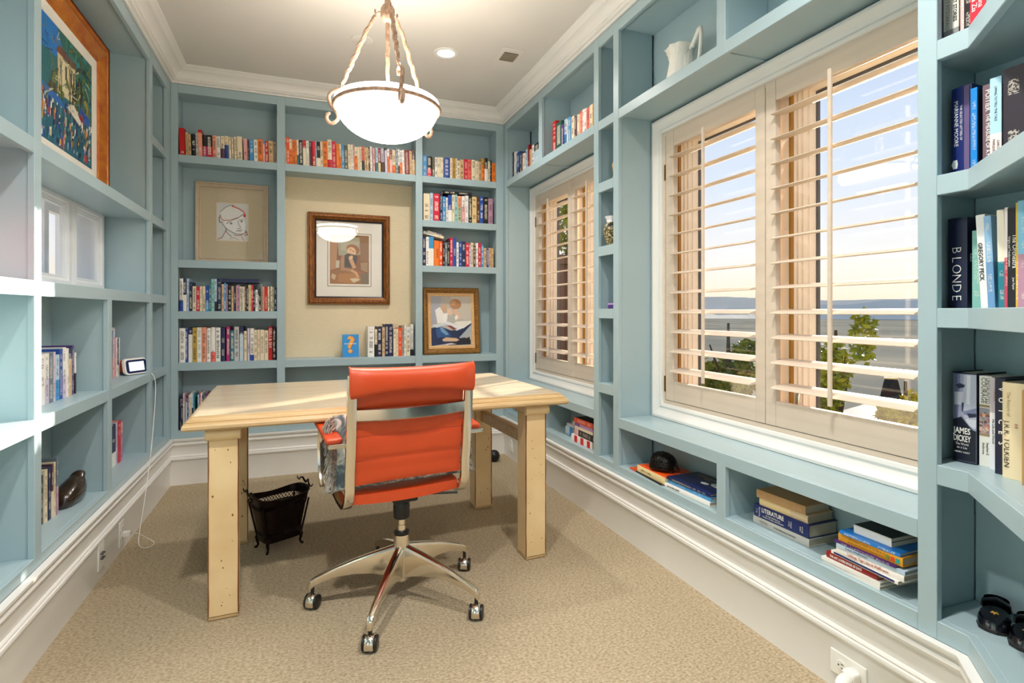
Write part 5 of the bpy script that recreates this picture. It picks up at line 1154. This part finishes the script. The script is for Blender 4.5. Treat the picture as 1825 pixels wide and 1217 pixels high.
# ================================================================ SMALL THINGS
# smart clock and picture on the left wall shelf
r = thing('smart_clock', 'small rounded white-rimmed smart display lit on the left shelf', 'clock', (-.862, 3.625, .7984), math.radians(62))
pts = []
def rr_(hw, hh, rad, n=6):
    p = []
    for cx, cz, a0 in ((hw-rad,hh-rad,0),(-hw+rad,hh-rad,PI/2),(-hw+rad,-hh+rad,PI),(hw-rad,-hh+rad,3*PI/2)):
        for k in range(n+1): a = a0+PI/2*k/n; p.append((cx+rad*math.cos(a), cz+rad*math.sin(a)))
    return p
lf = lambda yy: (lambda a, c_, h: (a, h, c_+.046))
tilt = lambda a, c_, h: (a, h+.16*(c_+.046), c_+.0465)
MB().prism(rr_(.078,.044,.022), 0, .018, tilt).build('white_rim', M['plate'], r, bevel=.003)
MB().prism(rr_(.070,.036,.016), -.0016, -.0001, tilt).build('dark_bezel', mat('dark_bezel', '1B2152', .15), r)
MB().prism(rr_(.052,.025,.002,2), -.0024, -.0017, tilt).build('screen', mat('lit_screen', 'E6EEF6', .3, emit=.55, ecol='DCE8F4', var=.1, vs=40), r)
MB().prism(rr_(.060,.034,.02), .0185, .055, tilt).build('fabric_back', mat('orange_fabric', 'A8482C', .8), r, bevel=.006)
r = thing('framed_photo', 'small white-framed photo on deep blue, behind the smart display', 'picture', (-.992, 3.54, .7984), PI/2)
sframe(r, 'frame', .26, .262, [(0,0),(0,.012),(.016,.012),(.017,.006),(.017,0)], 'white')
MB().box(-.114,.114,-.005,-.001,.016,.246).build('blue_mount', mat('deep_blue_mount', '1C5AA8', .6), r)
img = raster(30, 30, 'C9CDD0', [('e','3A3230',.5,.62,.22,.24), ('e','D8B49A',.5,.52,.18,.22), ('p','EDEDED', [(.1,0),(.3,.3),(.7,.3),(.9,0)])], noise=.05)
picture('photo', img, lambda u, v: (.055+.05*u, -.0055, .04+.06*v), r)
# carved bird
r = thing('bird_carving', 'glossy dark carved bird resting on the lower left shelf', 'figurine', (-.915, 2.80, .3474), math.radians(80))
P = []
for (x, hw_, zl, zh) in ((-.066,.018,0,.034),(-.052,.038,0,.058),(-.022,.046,0,.080),(.018,.046,0,.096),(.048,.044,0,.105),(.066,.040,0,.112),(.071,.030,.060,.118),(.088,.024,.084,.121),(.100,.018,.091,.118),(.106,.006,.1,.11)):
    P.append([(x, hw_*math.cos(2*PI*k/14), (zl+zh)/2+(zh-zl)/2*(math.sin(2*PI*k/14) if math.sin(2*PI*k/14) > 0 or zl > 0 else max(-1, math.sin(2*PI*k/14)*1.5))) for k in range(14)])
b = MB().grid(P, True); b.f += [tuple(range(14)), tuple(range(126, 140))]; b.m += [0, 0]
bo = b.build('body', mat('dark_polished_wood', '1D1712', .22, var=.4, vs=20, col2='3A2A1C', coat=.5), r, smooth=60)
MB().lathe([(.0002,.004),(.003,.003),(.004,0)], 10, (.083,.019,.107)).build('eye', M['chrome'], bo)
# white relief pitcher
r = thing('pitcher', 'white ceramic pitcher with moulded relief on the shelf above the near window', 'pitcher', (1.628, 2.105, 2.1934), math.radians(-80))
r.scale = (.84, .84, .80)
pm = mat('white_bisque', 'EFEDE6', .55, var=.03, bump=.9, bs=55)
prof = []
for z, rr in ((0,.080),(.006,.084),(.02,.080),(.05,.072),(.09,.066),(.13,.062),(.165,.063),(.19,.068),(.205,.074),(.212,.076),(.210,.072),(.19,.064),(.15,.058),(.05,.066),(.012,.070),(.010,.001)):
    prof.append((rr, z))
P = []
for rr, z in prof:
    ring = []
    for k in range(48):
        a = 2*PI*k/48; bumpy = .0055*math.sin(5*a+z*60)*math.sin(z*70+2*a)+.003*math.sin(11*a+z*120)
        sp = max(0, math.cos(a+PI))**6*.030*max(0, (z-.12)/.09) if z > .12 else 0
        q_ = rr+(bumpy if z > .005 else 0)+sp
        ring.append((q_*math.cos(a), q_*math.sin(a), z+(sp*.5)))
    P.append(ring)
b = MB().grid(P, True); b.f.append(tuple(range(48))); b.m.append(0); bo = b.build('body', pm, r, smooth=60)
MB().tube([(.060,0,.180),(.085,0,.200),(.105,0,.232),(.122,0,.262),(.130,0,.268),(.136,0,.250),(.134,0,.19),(.126,0,.12),(.110,0,.072),(.088,0,.045),(.074,0,.040)], [.010,.012,.012,.012,.012,.011,.010,.010,.009,.009,.010], 10).build('handle', pm, r, smooth=60)
MB().tube([(.068,0,.20),(.08,.004,.190),(.09,0,.205),(.094,-.004,.222)], [.012,.014,.010,.006], 8).build('handle_mask', pm, r, smooth=60)
# things in the pillar cubbies
r = thing('vase', 'white-necked vase with painted black and gold pattern in the pillar cubby', 'vase', (1.556, 2.598, 1.5044))
vm, t_, b_ = nodes('painted_vase'); b_.inputs['Roughness'].default_value = .3
co = t_.nodes.new('ShaderNodeTexCoord'); vo_ = t_.nodes.new('ShaderNodeTexVoronoi'); vo_.inputs['Scale'].default_value = 55; vo_.feature = 'DISTANCE_TO_EDGE'
rp_ = t_.nodes.new('ShaderNodeValToRGB'); rp_.color_ramp.elements[0].position = .05; rp_.color_ramp.elements[0].color = (*lin('14161E'), 1); rp_.color_ramp.elements[1].position = .2; rp_.color_ramp.elements[1].color = (*lin('C9B36A'), 1)
x_ = rp_.color_ramp.elements.new(.35); x_.color = (*lin('5E86A8'), 1)
t_.links.new(co.outputs['Object'], vo_.inputs['Vector']); t_.links.new(vo_.outputs['Distance'], rp_.inputs[0]); t_.links.new(rp_.outputs[0], b_.inputs['Base Color'])
MB().lathe([(.022,0),(.026,.003),(.030,.02),(.040,.055),(.044,.085),(.038,.112),(.028,.124)], 32).build('body', vm, r, smooth=60)
MB().lathe([(.028,.124),(.026,.132),(.028,.142),(.034,.150),(.036,.156),(.030,.154),(.024,.140)], 32, cap=False).build('neck', mat('white_glaze', 'E6E8F0', .2), r, smooth=60)
r = thing('figurine', 'small tan carved figure near the front of an upper pillar cubby', 'figurine', (1.560, 2.552, 1.8524))
MB().lathe([(.020,0),(.022,.01),(.018,.02),(.020,.05),(.026,.075),(.018,.095),(.009,.104)], 20).build('body', mat('tan_carving', 'B59A6E', .6, var=.2, bump=.6, bs=80), r, smooth=60)
MB().lathe([(.006,.103),(.013,.112),(.015,.124),(.010,.136),(.001,.140)], 18).build('head', mat('tan_carving_head', 'C4AA80', .6, var=.2, bump=.4, bs=80), r, smooth=60)
r = thing('trinket_box', 'little purple and white striped box low in a pillar cubby', 'box', (1.585, 2.585, 1.1644))
MB().box(-.035,.035,-.04,.04,0,.020).build('box', mat('purple_card', '4B2A78', .5), r, bevel=.002)
MB().box(-.036,.036,-.041,.041,.0203,.030).build('lid', mat('lilac_card', 'B99AD6', .5), r, bevel=.002)
# hedgehog
r = thing('hedgehog_figurine', 'dark cast hedgehog figurine standing on the orange book', 'figurine', (1.602, 2.205, .3564+.0392), math.radians(-60))
hg = mat('cast_iron_spines', '17120F', .4, .4, var=.4, vs=60, bump=.3, bs=200)
P = []
for j in range(13):
    t = j/12; th = PI*t; x = -.064*math.cos(th); rr = .062*math.sin(th)**.62
    P.append([(x, rr*.86*math.cos(2*PI*k/22), .012+max(-.006, .062*math.sin(th)**.5*0)+ (rr*1.18*math.sin(2*PI*k/22) if math.sin(2*PI*k/22) > 0 else rr*.16*math.sin(2*PI*k/22))) for k in range(22)])
b = MB().grid(P, True); bo = b.build('body', hg, r, smooth=60)
sp = MB()
for k in range(900):
    th = math.acos(random.uniform(-1,.72)); ph = random.uniform(.12, PI-.12)
    rr = .062*math.sin(th)**.62; x = -.064*math.cos(th)*-1
    x = .064*-math.cos(PI-th)
    p = Vector((-x, rr*.86*math.cos(ph), .012+rr*1.18*math.sin(ph)))
    n = Vector((-x*.4, math.cos(ph)*.9, math.sin(ph))).normalized()
    q_ = p+n*.0055+Vector((-.003,0,-.001)); sp.tube([p-n*.001, q_], [.0013,.0003], 3)
sp.build('spines', hg, r, kind='stuff')
fm_ = mat('bronze_face', '5A473C', .35, .5, var=.2)
MB().grid([[(.046+dx, rr*math.cos(2*PI*k/14), .022+dz+rr*.8*math.sin(2*PI*k/14)) for k in range(14)] for dx, dz, rr in ((0,.008,.030),(.010,.004,.026),(.022,-.002,.017),(.032,-.007,.009),(.036,-.008,.003))], True).build('face', fm_, r, smooth=60)
for s_ in (-1, 1):
    MB().lathe([(.0002,.008),(.005,.006),(.007,0)], 12, (.050, s_*.017, .044)).build('ear', fm_, r, smooth=60)
    MB().lathe([(.0002,.003),(.002,.002),(.003,0)], 8, (.068, s_*.011, .030)).build('eye', M['blackp'], r, smooth=60)
    for x in (.042, -.03): MB().tube([(x, s_*.022, .014), (x+.006, s_*.024, .005), (x+.014, s_*.024, .003)], [.007,.006,.003], 8).build('paw', fm_, r, smooth=60)
# baby shoes
sm_ = mat('black_patent', '0D0F16', .2, var=.2, coat=.6)
def shoe(lab, x, y, rz):
    r = thing('baby_shoe', lab, 'shoe', (x, y, .3574), rz, group='pair of baby shoes')
    out = [(0, -.026), (.018,-.030), (.050,-.031), (.085,-.036), (.112,-.030), (.124,-.012), (.126,.006), (.118,.024), (.098,.033), (.060,.028), (.022,.026), (.004,.020)]
    MB().prism(out, .0002, .007).build('sole', mat('shoe_sole', '1B1512', .6) if 'shoe_sole' not in bpy.data.materials else bpy.data.materials['shoe_sole'], r, bevel=.002)
    def ring(z, k, xs=0, cut=0): return [((px-.06)*k+.06+xs, py*k, z) for px, py in out]
    P = [ring(.0072,.98), ring(.016,.96), ring(.026,.88)]
    b = MB().grid(P, True)
    # toe vamp
    T_ = []
    for t in (0,.25,.5,.75,1):
        x = .066+.054*t; hw_ = .032*math.cos(t*1.25); T_.append([(x, hw_*math.cos(PI*k/10), .020+(.026*(1-t*.75))*math.sin(PI*k/10)) for k in range(11)])
    b.grid(T_); b.build('upper', sm_, r, smooth=60)
    H = []
    for k in range(9):
        a = PI/2+PI*k/8; H.append([(.030+.029*math.cos(a), .026*math.sin(a), z) for z in (.010,.03,.050)])
    MB().grid(H).build('heel_counter', sm_, r, smooth=60)
    MB().tube([(.040,-.028,.030),(.042,-.026,.046),(.044,0,.056),(.042,.026,.046),(.040,.028,.030)], .004, 6, sy=1.8).build('strap', sm_, r, smooth=60)
    fl_ = MB()
    for k in range(5): a = 2*PI*k/5; fl_.obox((.094+.005*math.cos(a), .005*math.sin(a), .0405), (.003*math.cos(a),.003*math.sin(a),0), (-.0015*math.sin(a),.0015*math.cos(a),0), (0,0,.0008))
    fl_.build('flower', M['goldink'], r)
shoe('small black baby shoe, left of the pair in the bottom corner shelf', 1.700, .905, math.radians(205))
shoe('small black baby shoe, right of the pair in the bottom corner shelf', 1.684, .822, math.radians(200))
# outlets, plugs, cord
def outlet(lab, loc, rz, slots=True):
    r = thing('wall_outlet', lab, 'outlet', loc, rz)          # plate in the local xz plane, front towards -y
    MB().box(-.036,.036,-.006,-.0003,-.058,.058).build('plate', M['plate'], r, bevel=.003)
    if slots:
        for s_ in (-1, 1):
            MB().lathe([(.0165,0),(.0165,.0016),(.0150,.002),(.0002,.0021)], 24).build('socket', M['plate'], r).matrix_local = Matrix.Translation((0,-.006,s_*.020))@Matrix.Rotation(PI/2,4,'X')
            for x, z, w2, h2 in ((-.006,.004,.001,.0045),(.006,.004,.001,.0038),(0,-.008,.0022,.0022)): MB().box(x-w2,x+w2,-.0086,-.0080,s_*.020+z-h2,s_*.020+z+h2).build('slot', M['ink'], r)
    return r
RL, RRr = PI/2, -PI/2
rot90 = lambda r: setattr(r, 'rotation_euler', Euler((0, PI/2, r.rotation_euler[2])))
o1 = outlet('white horizontal outlet with four jacks low on the left baseboard', (XL, 2.847, .102), RL, False)
for i in range(2):
    for j in range(2): MB().lathe([(.0045,0),(.0045,.009),(.003,.011),(.0003,.011)], 12).build('jack', M['darkline'], o1, smooth=50).matrix_local = Matrix.Translation((-.010+.020*i,-.006,-.010+.020*j))@Matrix.Rotation(PI/2,4,'X')
o2 = outlet('white outlet with a charger plugged in, left baseboard', (XL, 3.135, .090), RL)
o3 = outlet('white horizontal duplex outlet in the near right baseboard', (XR, 1.185, .085), RRr); rot90(o3)
o4 = outlet('white outlet on the right baseboard behind the desk leg', (XR, 4.03, .118), RRr)
r = thing('charger', 'small white charger block plugged into the left baseboard outlet', 'charger', (XL+.0082, 3.140, .082), 0)
MB().box(.0005,.030,-.013,.013,-.013,.013).build('block', M['plate'], r, bevel=.004)
MB().box(.0302,.040,-.005,.005,-.003,.003).build('connector', mat('grey_connector', 'B9B9BC', .4), r, bevel=.001)
pts = [(XL+.0484,3.140,.082),(XL+.065,3.15,.080),(XL+.09,3.18,.04),(XL+.115,3.21,.008),(XL+.135,3.18,.004),(XL+.12,3.13,.0035),(XL+.075,3.14,.004),(XL+.050,3.22,.012),(XL+.040,3.35,.10),(XL+.034,3.48,.25),(XL+.032,3.58,.42),(XL+.030,3.65,.60),(XL+.026,3.70,.735),(XL+.012,3.712,.790),(XL-.012,3.705,.806),(XL-.040,3.690,.812)]
cu = bpy.data.curves.new('power_cord', 'CURVE'); cu.dimensions = '3D'; cu.bevel_depth = .0018; cu.bevel_resolution = 2
s_ = cu.splines.new('NURBS'); s_.points.add(len(pts)-1); s_.order_u = 4; s_.use_endpoint_u = True
for p, q_ in zip(s_.points, pts): p.co = (*q_, 1)
co_ = bpy.data.objects.new('power_cord', cu); C.objects.link(co_); cu.materials.append(M['plate'])
bpy.context.view_layer.update()
me = bpy.data.meshes.new_from_object(co_.evaluated_get(bpy.context.evaluated_depsgraph_get())); bpy.data.objects.remove(co_)
co_ = bpy.data.objects.new('power_cord', me); C.objects.link(co_); tag(co_, 'thin white cord hanging from the smart display to the baseboard charger', 'cord')
r = thing('night_light', 'white plug-in adapter in the near right outlet', 'adapter', (XR-.0082, 1.160, .083), 0)
MB().box(-.030,-.0005,-.020,.020,-.018,.018).build('block', M['plate'], r, bevel=.006)
MB().grid([[(-.030-dx, rr*math.cos(2*PI*k/16)-.004*dx/.02, rr*.8*math.sin(2*PI*k/16)) for k in range(16)] for dx, rr in ((0,.017),(.012,.019),(.03,.018),(.05,.012),(.056,.002))], True).build('dome', M['plate'], r, smooth=60)
# dark ball behind the far desk leg
r = thing('floor_ball', 'black round knob on the floor behind the far right desk leg', 'knob', (1.372, 4.02, 0))
MB().lathe([(.012,.0004),(.030,.006),(.042,.022),(.046,.045),(.040,.066),(.024,.082),(.001,.088)], 28).build('ball', M['blackp'], r, smooth=60)

# ================================================================ OUTSIDE THE WINDOWS
def terr_mat(name, c1, c2, sc_, rough=.95):
    return mat(name, c1, rough, var=0, vs=sc_, col2=c2, spec=0, detail=8)
GZ = -160
vm_ = terr_mat('valley_floor', '5C605E', '7C7A70', .0012)
b = MB(); n = 40; P = []
for j in range(n+1):
    a = math.radians(-70+160*j/n); P.append([(60+rr*math.cos(a), rr*math.sin(a), GZ) for rr in (300, 900, 2000, 4000, 8000, 14000, 24000)])
o = b.grid(P).build('valley_floor', vm_, kind='stuff', normals=False); tag(o, 'wide hazy valley floor spread out far below the windows', 'valley')
def ridge(nm, lab, dist, base, amp, seed, col, lo):
    rs = random.Random(seed); ph = [(rs.uniform(3, 9)*(1.9**k), rs.uniform(0, 6.28), .55**k) for k in range(6)]
    P = []; N = 260
    for i in range(N+1):
        a = math.radians(-75+170*i/N); h = sum(am*math.sin(fq*a+p) for fq, p, am in ph)
        crest = base+amp*h+rs.uniform(-.02, .02)*amp
        P.append([((dist-1800)*math.cos(a), (dist-1800)*math.sin(a), lo), ((dist-700)*math.cos(a), (dist-700)*math.sin(a), lo+(crest-lo)*(.45+.06*math.sin(i*.9))), (dist*math.cos(a), dist*math.sin(a), crest), ((dist+1500)*math.cos(a), (dist+1500)*math.sin(a), lo)])
    o = MB().grid(P).build(nm, terr_mat(nm+'_haze_tint', *col, .0009), normals=False); tag(o, lab, 'mountain')  # pale colour paints in the distance haze; there is no haze volume
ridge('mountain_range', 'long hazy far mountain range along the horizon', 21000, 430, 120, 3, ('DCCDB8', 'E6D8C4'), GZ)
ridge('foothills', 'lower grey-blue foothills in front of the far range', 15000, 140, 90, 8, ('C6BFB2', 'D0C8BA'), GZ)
# hillside below the house
P = []; rs = random.Random(4)
for j in range(30):
    x = 2.6+j**1.55*.55; P.append([(x, -12+40*i/30, -1.9-.34*(x-2.6)-.0005*(x-2.6)**2+rs.uniform(-.12,.12)) for i in range(31)])
o = MB().grid(P).build('hillside', terr_mat('dry_hillside', '5A5632', '8A7A44', .8), smooth=80); o['kind'] = 'structure'; o['label'] = 'dry grassy slope falling away below the house'
leafm = []
for k, (c1, c2) in enumerate((('6E7A22','A8A236'), ('4E5E1E','7E842C'), ('8A8426','C0AE44'))):
    m = mat('leaf_%d' % k, c1, .6, var=0, vs=3, col2=c2, spec=.05); m.node_tree.nodes['Principled BSDF'].inputs['Transmission Weight'].default_value = 0; leafm.append(m)
bark = mat('bark', '3E3020', .9, var=.2)
def tree(lab, x, y, zb, zc, rx, rz, mi, n=2200, seed=1, lobes=7):
    rs = random.Random(seed)
    r = thing('tree', lab, 'tree', (x, y, zb), 0, group='trees outside the windows')
    h = zc-zb
    tr = MB().tube([(0,0,0),(.05,.03,h*.5),(0,.0,h*.9),(0,0,h*1.2)], [.10,.08,.05,.02], 7)
    for k in range(6):
        a = rs.uniform(0, 6.28); tr.tube([(0,0,h*(.5+.07*k)), (math.cos(a)*rx*.5, math.sin(a)*rx*.5, h*(.75+.07*k))], [.04,.012], 5)
    tr.build('trunk', bark, r)
    b = MB(); L_ = [(rs.gauss(0,.45), rs.gauss(0,.45), rs.uniform(-.7,.9), rs.uniform(.35,.6)) for _ in range(lobes)]
    for k in range(n):
        lx, ly, lz, lr = rs.choice(L_)
        d = Vector((rs.gauss(0,1), rs.gauss(0,1), rs.gauss(0,1))).normalized()*lr*rs.uniform(.55,1.05)
        p = Vector(((lx+d.x)*rx, (ly+d.y)*rx, h+(lz+d.z)*rz))
        u = Vector((rs.gauss(0,1), rs.gauss(0,1), rs.gauss(0,.6))).normalized(); v = u.cross(Vector((rs.gauss(0,1), rs.gauss(0,1), rs.gauss(0,1)))).normalized()
        s_ = rs.uniform(.035,.075); b.add([p-u*s_, p+v*s_*.5, p+u*s_, p-v*s_*.5], [(0,1,2,3)])
    b.build('foliage', leafm[mi], r, normals=False)
tree('leafy green tree outside the near window, filling its far half', 6.5, 7.2, -3.3, .25, .62, .52, 1, 2600, 1)
tree('slender golden-green tree rising highest outside the near window', 7.3, 5.9, -3.5, .15, .34, .80, 0, 1800, 2)
tree('rounded sunlit shrub tree outside the near window beside the slender tree', 7.9, 5.3, -3.6, -.45, .50, .45, 2, 2000, 3)
tree('low bushy tree at the right edge of the near window view', 8.3, 4.3, -3.8, -.85, .50, .45, 0, 2200, 4)
tree('dark low shrub under the leafy green tree outside', 6.0, 6.0, -3.2, -.55, .70, .40, 1, 2200, 5)
tree('golden shrub low in front of the slender tree outside', 6.6, 4.2, -3.3, -.85, .60, .38, 2, 2400, 6)
tree('tall dark tree outside the window by the desk', 4.3, 8.6, -2.6, 2.4, 1.0, 1.0, 1, 2600, 7)
r = thing('garden_post', 'dark brown timber post outside the window by the desk', 'post', (2.62, 5.45, -2.4))
pm_ = mat('dark_brown_timber', '43261C', .8, var=.2, vs=4, stretch=(4, 4, .4))
MB().box(-.13,.13,-.13,.13,0,4.05).build('shaft', pm_, r, bevel=.01); MB().box(-.18,.18,-.18,.18,4.051,4.15).build('cap', pm_, r, bevel=.01)
r = thing('house', 'neighbouring house with a low dark roof downhill from the near window', 'house', (15.4, 10.3, -7.0), math.radians(35))
MB().box(-3,3,-2.2,2.2,0,4.4).build('wall', mat('dark_stucco', '5A4A3E', .9), r)
MB().prism([(-2.6,4.4),(2.6,4.4),(0,5.5)], -3.4, 3.4, fn=lambda a, c_, h: (h, a, c_)).build('roof', mat('slate_roof', '3C4656', .5, var=.2), r)
k_ = Vector((-.6, .35, 5.2))
P = [[(sx_*k+k_.x, sy_*k+k_.y, z+k_.z-.25) for sx_, sy_ in ((-1,-1),(1,-1),(1,1),(-1,1))] for k, z in ((.24,-.2),(.24,.8),(.26,.85),(.16,1.35),(.14,1.4))]
b = MB().grid(P, True); b.f.append((16,17,18,19)); b.m.append(0); st_ = b.build('chimney', mat('black_metal', '111113', .5, .5), r)
MB().box(k_.x-.16,k_.x+.16,k_.y-.16,k_.y+.16,k_.z+1.151,k_.z+1.19).build('chimney_cap', M['chrome'], st_)
r = thing('sun_blocker_pier', 'dark brown masonry pier outside between the two right windows', 'pier', (3.95, 5.38, -3.0))  # added outside, shaped to block part of the sun falling on the desk
MB().box(-.15,.15,-.33,.33,0,4.55).build('shaft', pm_, r, bevel=.01); MB().box(-.19,.19,-.36,.36,4.551,4.63).build('cap', pm_, r, bevel=.01)
